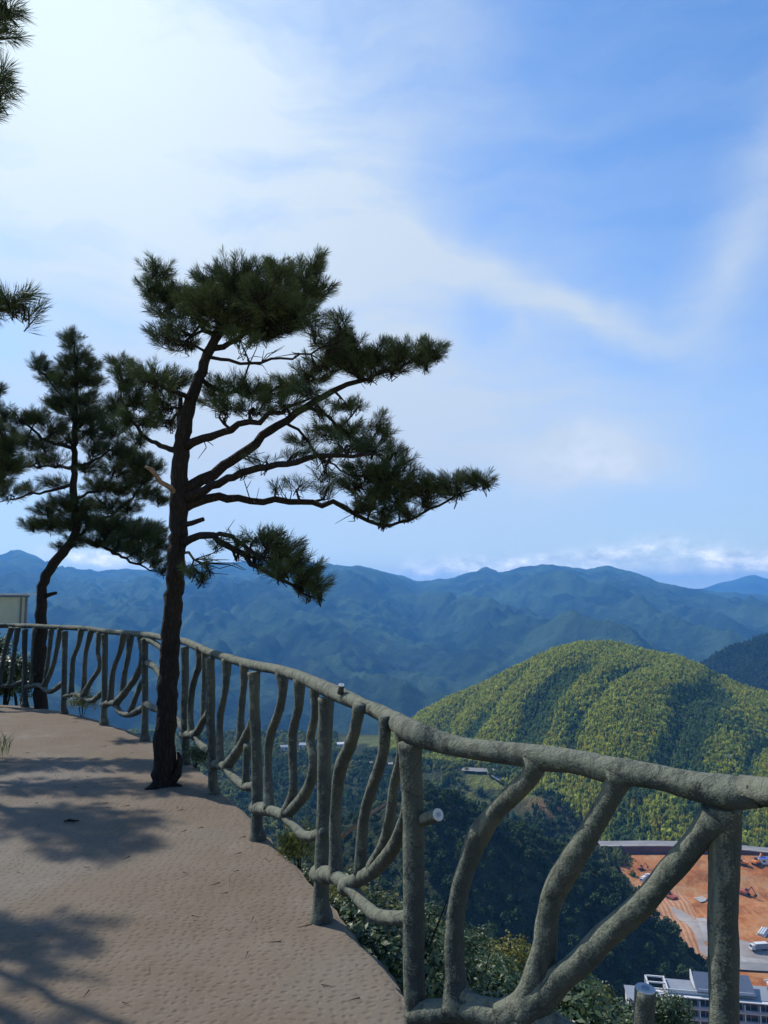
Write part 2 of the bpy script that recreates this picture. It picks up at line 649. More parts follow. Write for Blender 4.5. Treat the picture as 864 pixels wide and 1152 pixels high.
KNOLL = [(a, b, c) for a, b, c in [(150, 1010, 340), (330, 945, 342), (400, 918, 340), (440, 903, 335), (490, 897, 330), (545, 918, 330),
                                   (604, 948, 327), (668, 984, 321), (722, 1026, 312), (750, 1060, 306)]]
KN = [tuple(at(a, b, c)) for a, b, c in KNOLL]
KNZ = np.array([k[2] for k in KN])


def H(X, Y):
    X = np.asarray(X, float)
    Y = np.asarray(Y, float)
    Ys = np.maximum(Y, 0.5)
    px = 432 + F * 1.0055 * X / Ys
    dr, sr, _ = poly_dist(X, Y, RAILXY)
    d = np.where(sr > 0, dr, -dr)          # outside positive
    dl, sl, _ = poly_dist(X, Y, LEFT_EDGE)
    nse = fbm(X * 0.25, Y * 0.25, 3, 3) - 0.5
    out = -0.42 - 0.58 * d - 0.07 * np.maximum(d - 14, 0) - 0.25 * np.minimum(d, 3.0) + nse * np.minimum(d * 0.35, 4.0)
    bank = 0.02 + 0.22 * np.minimum(dl, 10.0) + nse * np.minimum(dl * 0.3, 0.5)
    near = np.where(d > 0, out, np.where(sl > 0, bank, -0.62))
    near = np.where(Y < -2, -0.7, near)
    # valley floor, falling away behind the farmland
    fl = FLOOR - 200 * sstep(790, 1500, Y + 60 * (vnoise(X / 160, Y / 160, 9) - 0.5)) + 5.0 * (fbm(X / 60, Y / 60, 3, 21) - 0.5) * sstep(450, 600, Y)
    z = smax(near, fl, 7.0)
    # knoll
    dk, _, pk = poly_dist(X, Y, KN)
    zk = np.interp(pk, np.arange(len(KN)), KNZ) - 0.95 * (np.sqrt(dk * dk + 64) - 8) + 5 * (fbm(X / 22, Y / 22, 3, 5) - 0.5) * np.clip(dk / 20, 0, 1)
    z = smax(z, zk, 3.0)
    # hillock and low folds between knoll and hill
    for hx, hy, a, r in ((430 + 0, 640, 5, 45), (612, 505, 13, 26), (560, 590, 9, 40), (520, 600, 6, 30), (470, 700, 7, 60), (575, 520, 6, 20)):
        cx = (hx - 432) / F * hy
        z = z + a * np.exp(-(((X - cx) / (r * 1.4)) ** 2 + ((Y - hy) / r) ** 2))
    # green hill
    Yb = np.interp(px, [k[0] for k in HBASE], [k[1] for k in HBASE])
    Yc = crest_interp(px, HILL, 2)
    zc = crest_interp(px, HILL, 1)
    u = (Y - Yb) / (Yc - Yb)
    uc = np.clip(u, 0, 1)
    prof = 0.55 * uc + 0.45 * np.sin(uc * pi / 2) ** 1.2
    hz = FLOOR + (zc - FLOOR) * prof
    hz = np.where(u > 1, zc - 0.32 * (Y - Yc), hz)
    w = (X - 0.62 * (Y - 620)) / 62.0 + 0.7 * (fbm(X / 110, Y / 110, 2, 41) - 0.5)
    rib = np.abs(np.sin(pi * w * 0.5)) ** 0.8
    rib2 = np.abs(np.sin(pi * (w * 1.0 + 0.25))) ** 0.8
    amp = np.sin(np.clip(uc, 0, 1) * pi) ** 0.7
    hz = hz + amp * (-9 * (1 - rib) - 7.5 * (1 - rib2) + 6) + 4 * (fbm(X / 35, Y / 35, 3, 51) - 0.5) * amp
    hz = np.where((u > 0) & (px > 380), hz, -1e4)
    z = np.where(u > -0.2, smax(z, hz, 4.0), z)
    # hill behind on the right
    zc = crest_interp(px, RHILL, 1)
    rz_ = zc - 0.35 * np.abs(Y - 1500) + 18 * (fbm(X / 60, Y / 60, 4, 61) - 0.5)
    rz_ = np.where(px > 690, rz_, -1e4)
    z = np.maximum(z, rz_)
    # big mountain
    zc = crest_interp(px, MTN, 1) + 22 * (ridged(px / 30, Y * 0 + 3.1, 4, 12) - 0.62)
    t = np.clip((Y - 1250) / (6000 - 1250), 0, 1)
    wx = X + 420 * (fbm(X / 1500, Y / 1500, 3, 71) - 0.5)
    wy = Y + 420 * (fbm(X / 1500 + 9, Y / 1500, 3, 72) - 0.5)
    rg = ridged((wx + 0.30 * wy) / 640, wy / 2600, 3, 77)
    rg2 = ridged((wx - 0.42 * wy) / 250 + 5, wy / 1100, 4, 78)
    rg3 = ridged((wx + 0.75 * wy) / 90, wy / 380, 4, 79)
    base = -345 + (zc + 345) * (0.72 * t + 0.28 * t * t * (3 - 2 * t))
    a = np.sin(np.clip(t, 0, 1) ** 0.8 * pi) ** 0.6
    mz = base + a * (250 * (rg - 0.62) + 140 * (rg2 - 0.6) + 75 * (rg3 - .6))
    mz = mz + (1 - a) * sstep(0.5, 1, t) * (22 * (rg2 - 0.75) + 16 * (rg3 - .7))
    mz = np.where(Y > 6000, zc - 0.4 * (Y - 6000), mz)
    mz = np.where(Y > 1250, mz, -1e4)
    z = np.where(Y > 1250, np.maximum(z, mz), z)
    zc = crest_interp(px, MTN2, 1)
    m2 = np.where((px > 640) & (Y > 6500), zc - 0.22 * np.abs(Y - 9500) + 120 * (rg - 0.8) * np.clip(np.abs(Y - 9500) / 1500, 0, 1), -1e4)
    z = np.maximum(z, m2)
    return np.maximum(z, -420)


def hz1(x, y):
    return float(H(np.array([x]), np.array([y]))[0])


# site mask (bare earth) and fields, as real ground cover
SITE = [(75, 262), (70, 240), (300, 200), (420, 300), (400, 432), (250, 436), (130, 436), (112, 420), (108, 360), (100, 318), (88, 296)]


def in_poly(X, Y, P):
    c = np.zeros(X.shape, bool)
    n = len(P)
    j = n - 1
    for i in range(n):
        xi, yi = P[i]
        xj, yj = P[j]
        cond = ((yi > Y) != (yj > Y)) & (X < (xj - xi) * (Y - yi) / (yj - yi + 1e-12) + xi)
        c ^= cond
        j = i
    return c


def field_mask(X, Y):
    n = fbm(X / 55 + 3, Y / 75, 3, 91)
    px = 432 + F * X / np.maximum(Y, 1)
    f = sstep(0.50, 0.56, n) * sstep(375, 400, px) * sstep(520, 620, Y) * (1 - sstep(800, 900, Y)) * (1 - sstep(500, 560, px))
    return f


def build_terrain():
    NA = 760
    az = np.radians(np.linspace(-72, 72, NA))
    rr = np.r_[np.geomspace(1.2, 400, 300)[:-1], np.linspace(400, 1250, 230)[:-1], np.linspace(1250, 6400, 470)[:-1], np.geomspace(6400, 17000, 70)]
    NR = len(rr)
    A, RR = np.meshgrid(az, rr)
    X = np.sin(A) * RR
    Y = np.cos(A) * RR
    Z = H(X, Y)
    V = np.stack([X, Y, Z], -1).reshape(-1, 3)
    idx = np.arange(NA * NR).reshape(NR, NA)
    Fc = np.stack([idx[:-1, :-1], idx[:-1, 1:], idx[1:, 1:], idx[1:, :-1]], -1).reshape(-1, 4)
    # ground cover colours
    c = np.zeros((NR, NA, 3))
    c[:] = (0.05, 0.062, 0.03)
    n = fbm(X / 300, Y / 300, 4, 101)
    far = sstep(1100, 1600, RR)[..., None]
    n = sstep(0.35, 0.65, n)
    n2 = sstep(0.42, 0.60, fbm(X / 70, Y / 110, 3, 103))
    n = 0.6 * n + 0.4 * n2
    mt = np.stack([0.014 + 0.048 * n, 0.030 + 0.075 * n, 0.019 + 0.030 * n], -1)  # lighter blocks carry sunlit forest in the tint
    c = c * (1 - far) + mt * far
    fm = field_mask(X, Y)[..., None]
    c = c * (1 - fm) + np.array((0.15, 0.17, 0.06)) * fm
    nearb = (1 - sstep(40, 120, RR))[..., None]
    c = c * (1 - nearb) + np.array((0.06, 0.058, 0.035)) * nearb
    hx = (590 - 432) / F * 560
    b = np.exp(-(((X - hx) / 48) ** 2 + ((Y - 560) / 55) ** 2) ** 2)[..., None] * sstep(0.3, 0.5, fbm(X / 14, Y / 14, 3, 44))[..., None]
    c = c * (1 - b) + np.array((0.20, 0.215, 0.06)) * b
    # bare red-brown patch on the hillock
    cx = (618 - 432) / F * 505
    b = np.exp(-(((X - cx) / 16) ** 2 + ((Y - 500) / 9) ** 2))[..., None]
    c = c * (1 - b) + np.array((0.27, 0.15, 0.08)) * b
    me = mesh_np('terrain', V, Fc, M['terrain'], c.reshape(-1, 3), True)
    tag(link('terrain', me), kind='structure')


build_terrain()


# ------------------------------------------------------------------ walkway
def build_walkway():
    # outer edge: post line pushed out a little, ragged
    e = []
    for i, b in enumerate(bases):
        a = bases[max(i - 1, 0)]
        c = bases[min(i + 1, NP - 1)]
        t = (c - a).normalized()
        nrm = Vector((-t.y, t.x, 0))       # outward (left of travel)
        off = 0.075 if i < 9 else 0.10
        e.append((b.x + nrm.x * off, b.y + nrm.y * off, 0))
        if i < NP - 1:
            m = (bases[i] + bases[i + 1]) / 2
            t = (bases[i + 1] - bases[i]).normalized()
            nn = Vector((-t.y, t.x, 0))
            o2 = 0.10 if i != 9 else 0.15
            e.append((m.x + nn.x * o2, m.y + nn.y * o2, 0))
    e = [(-16, 13.3, 0), (-10, 11.9, 0)] + e + [(2.9, 0.2, 0), (4.2, -1.6, 0), (5, -4, 0)]
    E = np.array(spline(e, 0.05))[:, :2]
    L = np.array(spline([(-16, 10.7, 0), (-10, 9.95, 0), (-7, 9.3, 0), (-5.2, 8.5, 0), (-4.3, 7.5, 0), (-4.05, 6.2, 0), (-3.9, 4, 0), (-3.85, 1.5, 0), (-3.8, -1, 0), (-3.8, -4, 0)], 0.05))[:, :2]
    n = 420
    m = 150

    def rs(P, n):
        s = np.r_[0, np.cumsum(np.linalg.norm(np.diff(P, axis=0), axis=1))]
        q = np.linspace(0, s[-1], n)
        return np.stack([np.interp(q, s, P[:, 0]), np.interp(q, s, P[:, 1])], -1)
    E = rs(E, n)
    L = rs(L, n)
    s = np.arange(n)
    jit = (fbm(s * 0.35, s * 0.0, 3, 8) - 0.5) * 0.05
    tn = np.gradient(E, axis=0)
    tn /= np.linalg.norm(tn, axis=1)[:, None]
    E = E + np.stack([-tn[:, 1], tn[:, 0]], -1) * jit[:, None]
    t = np.linspace(0, 1, m) ** 1.0
    G = L[:, None, :] * (1 - t)[None, :, None] + E[:, None, :] * t[None, :, None]
    X, Y = G[..., 0], G[..., 1]
    Z = 0.018 * (fbm(X * 1.3, Y * 1.3, 3, 4) - 0.5) + 0.012 * (fbm(X * 6, Y * 6, 3, 14) - 0.5)
    Z[:, -1] -= 0.018
    Z[:, -2] -= 0.004
    V = np.stack([X, Y, Z], -1).reshape(-1, 3)
    idx = np.arange(n * m).reshape(n, m)
    Fc = np.stack([idx[:-1, :-1], idx[:-1, 1:], idx[1:, 1:], idx[1:, :-1]], -1).reshape(-1, 4)[:, ::-1]
    # skirt down the outer edge
    k0 = len(V)
    sk = []
    for j, dz in enumerate((0.10, 0.30, 0.75)):
        q = E.copy() - np.stack([-tn[:, 1], tn[:, 0]], -1) * (0.01 + 0.03 * fbm(s * 0.4, s * 0 + j, 2, 6))[:, None]
        sk.append(np.c_[q, np.full(n, -dz)])
    V = np.r_[V, np.concatenate(sk)]
    rows = [idx[:, -1]] + [k0 + j * n + np.arange(n) for j in range(3)]
    for a, b in zip(rows[:-1], rows[1:]):
        Fc = np.r_[Fc, np.stack([a[:-1], b[:-1], b[1:], a[1:]], -1)]
    me = mesh_np('walkway', V, Fc, M['walk'], None, True)
    tag(link('walkway', me), kind='structure')
    return E


build_walkway()


# ------------------------------------------------------------------ railing
def on_bay(px, py, i):
    """point of the vertical plane through posts i, i+1 seen at a photo pixel"""
    A, B = bases[i], bases[i + 1]
    d = ray(px, py)
    nx, ny = -(B.y - A.y), (B.x - A.x)
    k = (A.x * nx + A.y * ny) / (d.x * nx + d.y * ny)
    return Vector((d.x * k, d.y * k, EYE + d.z * k))


rail = empty('branch_railing', tuple(bases[6]))
tag(rail, 'weathered concrete railing cast like tree branches along the walkway edge', 'railing')
RO = Vector(bases[6])


def smooth_noise_tube(mb, P, rad, seg, amp):
    """tube with coherent lumps"""
    pts = [Vector(p) for p in P]
    ph = random.uniform(0, 50)
    n0 = len(mb.v)
    mb.tube(pts, rad, seg)
    m = len(pts)
    ii, kk = np.meshgrid(np.arange(m), np.arange(seg), indexing='ij')
    a = 2 * pi * kk / seg
    h = fbm(np.cos(a) * 1.1 + ph + ii * 0.09, np.sin(a) * 1.1 + ii * 0.22 + ph, 4, 19) - 0.5
    for i in range(m):
        for k in range(seg):
            q = Vector(mb.v[n0 + i * seg + k])
            mb.v[n0 + i * seg + k] = tuple(pts[i] + (q - pts[i]) * (1 + amp * 2 * float(h[i, k])))


def rail_piece(name, pts3, r, seg=14, amp=0.16, step=0.02, parent=None, base=None):
    """pts3: list of Vector, r: list of radii (metres)"""
    S = spline([(*p, q) for p, q in zip(pts3, r)], step)
    mb = MB()
    o = base if base is not None else RO
    smooth_noise_tube(mb, [Vector(s[:3]) - o for s in S], [max(0.004, s[3]) for s in S], seg, amp)
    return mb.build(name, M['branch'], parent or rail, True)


# posts
for i, (b, t) in enumerate(zip(bases, tops)):
    t = t - Vector((0, 0, 0.022))
    ax = t - b
    z0 = b - ax.normalized() * 0.12
    pr = 0.0345
    wob = [Vector((random.uniform(-.006, .006), random.uniform(-.006, .006), 0)) for _ in range(5)]
    pts = [z0, b + ax * 0.02, b + ax * 0.08 + wob[0], b + ax * 0.3 + wob[1], b + ax * 0.5 + wob[2], b + ax * 0.75 + wob[3], b + ax * 0.93, t]
    rr = [pr * 1.75, pr * 1.55, pr * 1.12, pr * 1.0, pr * 0.98, pr * 1.0, pr * 1.08, pr * 1.2]
    rail_piece('post', pts, rr, 16, 0.10)

# top rail through photo measurements, each point on its own bay plane (bay index, px, py, radius)
TR = [(2, 12, 704), (2, 28, 704), (3, 50, 705), (3, 72, 706), (4, 95, 707), (4, 117, 710), (5, 140, 712), (5, 163, 714), (6, 186, 718), (6, 208, 722),
      (7, 222, 728), (7, 236, 734), (8, 262, 742), (8, 288, 749)]
top_pts = [(Vector((-8.2, 11.25, 1.05)), .034), (Vector((-6.9, 11.0, 1.06)), .035), (Vector((-5.75, 10.78, 1.07)), .036)]
BI = {2: 2, 3: 2, 4: 3, 5: 4, 6: 5, 7: 6, 8: 7, 9: 8, 10: 9, 11: 10, 12: 11}
for bi, px, py in TR:
    top_pts.append((on_bay(px, py, BI[bi]), .0355))
for px, py, r in ((310, 753, .034), (336, 761, .036), (365, 774, .040), (385, 783, .040), (410, 794, .034), (436, 806, .036), ):
    top_pts.append((on_bay(px, py, 8), r))
for px, py, r in ((463, 823, .043), (495, 835, .037), (530, 842, .034), (575, 848, .036), (605, 852, .041), (645, 857, .036), (690, 866, .039), (735, 873, .035), (780, 884, .038)):
    top_pts.append((on_bay(px, py, 9 + 1 - 0 if False else 10 - 0), r))
for px, py, r in ((818, 892, .046), (850, 893, .039), (890, 894, .039)):
    top_pts.append((on_bay(px, py, 11 - 0), r))
top_pts.append((Vector((1.87, 1.12, 1.085)), .04))
top_pts.append((Vector((2.7, 0.35, 1.08)), .04))
rail_piece('top_rail', [p for p, r in top_pts], [r * .88 for p, r in top_pts], 18, 0.14, 0.025)


def br(i, pts, r, name='branch'):
    """branch of bay i (index of its left post), pts of photo pixels, r radius in photo pixels (one number or a list)"""
    if not isinstance(r, (list, tuple)):
        r = [r] * len(pts)
    P, Q = [], []
    for (px, py), rp in zip(pts, r):
        p = on_bay(px, py, i)
        P.append(p)
        Q.append(rp * 0.84 * p.y / F)
    Q[0] *= 1.22
    Q[-1] *= 1.22
    return rail_piece(name, P, Q, 14, 0.19, 0.02)


# nearest bay (posts at 468 and 818)
b = 10
br(b, [(603, 853), (597, 872), (578, 892), (556, 915), (538, 942), (526, 972), (516, 1010), (511, 1060), (512, 1100), (514, 1138)], [15, 13, 13, 12, 14.5, 12, 12, 12.5, 14, 17])
br(b, [(697, 868), (690, 888), (676, 915), (657, 948), (634, 985), (619, 1020), (614, 1060), (607, 1095), (590, 1128), (566, 1142)], [18, 14, 14, 15, 17, 14, 15, 18, 18, 16])
br(b, [(806, 918), (790, 938), (765, 968), (722, 1016), (685, 1050), (655, 1080), (622, 1108), (592, 1140)], [16, 15, 15, 15.5, 16, 16, 18, 20])
br(b, [(466, 1140), (498, 1137), (530, 1136), (566, 1147), (605, 1150), (655, 1172), (728, 1190), (818, 1185)], [13, 13, 15, 16, 20, 16, 15, 15], 'lower_branch')
br(b, [(518, 1118), (540, 1128), (572, 1131), (596, 1120)], [9, 8, 8, 9])
# stubs with pale cut faces
def stub(p0, p1, r, name='branch_stub'):
    o = rail_piece(name, [p0, p0.lerp(p1, .5), p1], [r * 1.1, r, r], 14, 0.05)
    d = (p1 - p0).normalized()
    for rr_, off, mt, nm in ((r * 0.93, 0.0035, 'cut', 'cut_face'), (r * 0.36, 0.006, 'cutring', 'cut_ring')):
        mb = MB()
        mb.tube([p1 - d * 0.004 - RO, p1 + d * off - RO], [rr_, rr_], 20)
        c = mb.build(nm, M[mt], o)
    return o


p = on_bay(470, 926, b)
q = on_bay(497, 912, b)
stub(p + Vector((0, 0.02, 0)), p.lerp(q, .82) + Vector((0.0, -0.02, 0.0)), 0.020)
p = on_bay(722, 1192, b)
q = on_bay(726, 1113, b)
stub(p, q, 0.026)
p = on_bay(383, 780, 9)
q = on_bay(384, 771, 9)
stub(p, q, 0.0135)

# bay 362 - 468
b = 9
br(b, [(358, 984), (372, 985), (384, 991), (397, 1001), (408, 1016), (421, 1028), (438, 1033), (468, 1032)], [10.5, 9.5, 8.5, 9, 8, 8.5, 8.5, 8.5], 'lower_branch')
br(b, [(389, 998), (401, 990), (417, 982), (433, 967), (446, 946), (455, 922), (459, 900)], [9, 9, 9.5, 9, 9, 8, 7])
br(b, [(404, 793), (401, 814), (394, 838), (384, 862), (379, 892), (377, 930), (378, 990)], [7.5, 8, 8, 8.5, 7.5, 7.5, 8])
br(b, [(433, 806), (433, 832), (430, 852), (421, 880), (412, 908), (407, 940), (406, 984)], [7, 7.5, 7, 7.5, 7, 7, 8])
br(b, [(445, 812), (450, 832), (449, 858), (443, 885), (440, 912), (433, 945), (420, 976)], [8, 5.5, 5.5, 6.5, 6.5, 7, 8])
# bay 290 - 362
b = 8
br(b, [(288, 909), (302, 912), (318, 917), (330, 928), (340, 939), (350, 941), (366, 936)], [8, 7, 6.5, 6.5, 6, 6.5, 6.5], 'lower_branch')
br(b, [(320, 918), (333, 906), (345, 890), (351, 872), (352, 852), (349, 830), (354, 805), (354, 772)], [7, 7, 7, 6.5, 5.5, 6, 5, 5.5])
br(b, [(317, 757), (318, 778), (313, 803), (304, 830), (301, 865), (303, 910)], [7.5, 6, 6, 6, 5.5, 6.5])
br(b, [(337, 764), (336, 795), (330, 822), (329, 860), (330, 890), (323, 915)], [7, 6, 6, 5.5, 6, 7])
# bay 240 - 290
b = 7
br(b, [(238, 860), (252, 862), (264, 876), (275, 885), (290, 883)], [6, 5.5, 5.5, 5.5, 5], 'lower_branch')
br(b, [(254, 863), (268, 844), (280, 822), (286, 806)], [6, 6.5, 6, 4.5])
br(b, [(255, 741), (254, 772), (248, 806), (247, 830), (248, 860)], [6, 4.7, 4.7, 4.5, 5])
br(b, [(275, 746), (274, 774), (271, 806), (270, 838)], [5.5, 4.6, 4.6, 5])
br(b, [(279, 838), (277, 862), (276, 883)], [5, 4.5, 4.5])
# bay 208 - 240
b = 6
br(b, [(206, 827), (219, 827), (226, 838), (236, 846)], [5, 4.5, 4.5, 4], 'lower_branch')
br(b, [(219, 828), (227, 815), (236, 800)], [5, 5, 4.5])
br(b, [(226, 727), (224, 748), (217, 772), (214, 800), (215, 826)], [5.5, 4.5, 4.3, 4, 4])
br(b, [(231, 730), (230, 760), (229, 788), (229, 812)], [4, 3.5, 3.5, 3.5])
# bay 163 - 208
b = 5
br(b, [(163, 791), (176, 798), (192, 803), (208, 822)], [4.2, 4, 4, 4], 'lower_branch')
br(b, [(164, 718), (178, 726), (190, 742), (196, 770), (194, 803)], [4, 3.8, 3.8, 3.6, 4])
br(b, [(163, 744), (176, 753), (186, 775), (184, 800)], [4, 4, 3.6, 4])
# bay 117 - 163
b = 4
br(b, [(116, 793), (128, 791), (135, 801), (146, 804), (163, 796)], [4, 4, 3.8, 4, 4], 'lower_branch')
br(b, [(130, 792), (142, 777), (154, 760), (160, 740), (158, 716)], [4.4, 4.6, 4.4, 4, 4])
br(b, [(140, 712), (135, 733), (127, 757), (124, 788)], [4.2, 3.4, 3.4, 3.6])
br(b, [(147, 714), (144, 739), (140, 760), (138, 780)], [4, 3.5, 3.5, 3.6])
br(b, [(160, 766), (153, 784), (147, 800)], [3.5, 3.5, 3.5])
# bay 72 - 117
b = 3
br(b, [(72, 784), (84, 781), (94, 785), (104, 788), (117, 778)], [3.6, 3.2, 3.3, 3.5, 3.4], 'lower_branch')
br(b, [(92, 708), (88, 726), (82, 744), (80, 780)], [3.6, 3, 3, 3.2])
br(b, [(103, 709), (97, 732), (95, 755), (94, 783)], [3.6, 3, 3, 3.4])
br(b, [(112, 711), (110, 732), (112, 750), (101, 769), (94, 783)], [3.6, 3, 3.2, 3.5, 3.6])
# bay 28 - 72
b = 2
br(b, [(28, 773), (44, 771), (56, 778), (72, 768)], [3.2, 3.2, 3.4, 3], 'lower_branch')
br(b, [(58, 708), (55, 735), (50, 772)], [3, 2.7, 3])
br(b, [(68, 707), (63, 735), (58, 754), (50, 770)], [3.2, 3, 3.2, 3.4])
br(b, [(40, 706), (37, 735), (36, 771)], [3, 2.7, 2.7])
# bay left of 28 and the ones out of frame
b = 1
br(b, [(13, 706), (6, 730), (1, 758), (0, 772)], [3.2, 2.8, 2.8, 3])
br(b, [(20, 706), (16, 734), (12, 762), (10, 772)], [3.2, 2.8, 2.8, 3])
br(b, [(-20, 772), (0, 772), (14, 771), (28, 766)], [3, 3, 3, 3], 'lower_branch')
for i, (a, c) in enumerate(((0, 1), (11, 12))):
    A, B = bases[a], bases[c]
    for u in (0.25, 0.5, 0.75):
        rail_piece('branch', [A.lerp(B, u + .05) + Vector((0, 0, 1.06)), A.lerp(B, u) + Vector((0, 0, .7)), A.lerp(B, u - .03) + Vector((0, 0, .3))], [.028, .025, .027], 10)
    rail_piece('lower_branch', [A + Vector((0, 0, .3)), A.lerp(B, .4) + Vector((0, 0, .26)), B + Vector((0, 0, .3))], [.03] * 3, 10)


# ------------------------------------------------------------------ pines
class Pine:
    def __init__(self, name, base, Y0, label, seed):
        self.root = empty(name, base)
        tag(self.root, label, 'tree')
        self.o = Vector(base)
        self.Y0 = Y0
        self.skel = []          # (point, radius)
        self.rs = np.random.default_rng(seed)
        random.seed(seed)
        self.limbs = []
        self.tws = {}
        self.nvs = {}
        self.dk = 1.0

    def pt(self, px, py, dy=0.0):
        return at(px, py, self.Y0 + dy)

    def limb(self, pts, r, name='branch', seg=10, mat='bark', crook=0.012, step=0.08):
        """pts: (px, py[, dy]); r: list of radii in metres"""
        P = [self.pt(*p) for p in pts]
        if not isinstance(r, (list, tuple)):
            r = [r] * len(P)
        if len(r) == 2 and len(P) != 2:
            r = list(np.linspace(r[0], r[1], len(P)))
        S = spline([(*p, q) for p, q in zip(P, r)], step)
        V = [Vector(s[:3]) for s in S]
        for i in range(1, len(V) - 1):
            V[i] += Vector(self.rs.normal(0, crook, 3))
        mb = MB()
        mb.tube([v - self.o for v in V], [max(.003, s[3]) for s in S], seg, 0.09)
        li = len(self.limbs)
        self.skel += [(v, s[3], li) for v, s in zip(V, S)]
        self.limbs.append((mb, name, mat))
        self.tws[li] = mb

    def finish_skel(self):
        self.SP = np.array([tuple(p) for p, r, l in self.skel])

    def nearest(self, c):
        d = self.SP - np.array(c)
        # prefer attaching to something lower / nearer the trunk
        q = np.linalg.norm(d, axis=1) + 0.35 * np.maximum(d[:, 2], 0)
        i = int(np.argmin(q))
        li = self.skel[i][2]
        self.tw = self.tws[li]
        self.nv = self.nvs.setdefault(li, [])
        return Vector(self.SP[i]), self.skel[i][1]

    def shoot(self, p, d, ln, n, nl):
        """needles round the end of a twig: p tip base, d direction"""
        rs = self.rs
        d = d.normalized()
        u = d.orthogonal().normalized()
        w = d.cross(u)
        D, U, W = np.array(d), np.array(u), np.array(w)
        t = rs.random(n)
        ang = rs.random(n) * 2 * pi
        tilt = np.radians(rs.uniform(22, 62, n)) * (1.05 - 0.55 * t)
        dirn = D[None] * np.cos(tilt)[:, None] + (U[None] * np.cos(ang)[:, None] + W[None] * np.sin(ang)[:, None]) * np.sin(tilt)[:, None]
        dirn += rs.normal(0, 0.07, (n, 3))
        dirn[:, 2] += 0.04
        dirn /= np.linalg.norm(dirn, axis=1)[:, None]
        b0 = np.array(p)[None] + D[None] * (t * ln)[:, None]
        L = nl * rs.uniform(0.75, 1.15, n)
        sd = np.cross(dirn, rs.normal(0, 1, (n, 3)))
        sd /= np.linalg.norm(sd, axis=1)[:, None]
        hw = 0.0016
        mid = b0 + dirn * (L * 0.55)[:, None]
        mid[:, 2] -= 0.004
        tip = b0 + dirn * L[:, None]
        tip[:, 2] -= 0.010
        q = np.stack([b0 - sd * hw * 0.7, mid - sd * hw, tip, mid + sd * hw], 1)
        self.nv.append(q)

    def blob(self, px, py, rx, ry, dens=1.0, dy=0.0, spread=None, nl=0.092, up=0.75):
        sc = (self.Y0 + dy) / F
        rx *= 1.28
        ry *= 1.08
        c = self.pt(px, py, dy)
        if spread is None:
            spread = max(rx, ry) * sc * 0.9
        a, rad = self.nearest(c)
        # sub-branch
        m1 = a.lerp(c, 0.5) + Vector(self.rs.normal(0, 0.03, 3)) + Vector((0, 0, -0.03))
        S = spline([tuple(a), tuple(m1), tuple(c)], 0.06)
        r0 = min(0.014, rad * 0.7)
        k = len(S)
        self.tw.tube([Vector(s) - self.o for s in S], [r0 + (0.005 - r0) * i / max(1, k - 1) for i in range(k)], 5, 0.1)
        n = max(3, int(rx * ry * pi * (sc / 0.007) ** 2 / 150 * 4.6 * dens * self.dk))
        for _ in range(n):
            v = self.rs.normal(0, 1, 3)
            v /= np.linalg.norm(v)
            v *= 1.08 * self.rs.random() ** 0.42
            p = c + Vector((v[0] * rx * sc, v[1] * spread, v[2] * ry * sc))
            s = Vector(S[int(self.rs.integers(max(0, k // 3), k))])
            out = Vector((p.x - a.x, p.y - a.y, 0))
            out = out.normalized() if out.length > 1e-4 else Vector((0, 0, 0))
            d = Vector(v) * 0.55 + out * 0.5 + Vector((0, 0, up)) + Vector(self.rs.normal(0, 0.22, 3))
            d.normalize()
            ln = self.rs.uniform(0.07, 0.14)
            q = p - d * ln * 0.8
            mid = s.lerp(q, 0.55) + Vector(self.rs.normal(0, 0.02, 3)) - Vector((0, 0, 0.03))
            self.tw.tube([s - self.o, mid - self.o, q - self.o, q + d * ln - self.o], [0.0045, 0.004, 0.0032, 0.002], 4)
            self.shoot(q, d, ln, int(self.rs.integers(52, 78)), nl)

    def bare(self, px, py, n=5, size=14, dy=0):
        """bare twigs"""
        sc = (self.Y0 + dy) / F
        c = self.pt(px, py, dy)
        a, rad = self.nearest(c)
        for _ in range(n):
            e = c + Vector(self.rs.normal(0, 0.6, 3)) * size * sc
            mid = a.lerp(e, 0.5) + Vector(self.rs.normal(0, 0.03, 3))
            self.tw.tube([a - self.o, mid - self.o, e - self.o], [0.005, 0.004, 0.002], 4)

    def done(self):
        for li, (mb, name, mat) in enumerate(self.limbs):
            o = mb.build(name, M[mat], self.root, True)
            nv = self.nvs.get(li)
            if nv:
                V = np.concatenate(nv).reshape(-1, 3) - np.array(self.o)
                link('foliage', mesh_np('foliage', V, np.arange(len(V)).reshape(-1, 4), M['needle']), o)


# --- main pine, growing through the walkway
g = ground(182, 884)
P1 = Pine('pine_tree', (g.x, g.y, 0), g.y, 'tall wind-swept pine with long right-hand limbs growing up through the walkway', 11)
P1.limb([(181, 899), (183, 884), (186, 840), (188, 790), (190, 750), (193, 700), (197, 650), (200, 600), (201, 560), (203, 520), (207, 485), (213, 455),
         (222, 430), (232, 405), (240, 385), (250, 362, .05), (262, 340, .05), (275, 318, 0.0)],
        [.13, .094, .083, .079, .077, .075, .072, .071, .075, .066, .062, .053, .046, .041, .037, .027, .018, .009], 'trunk', 20, crook=.006, step=.05)
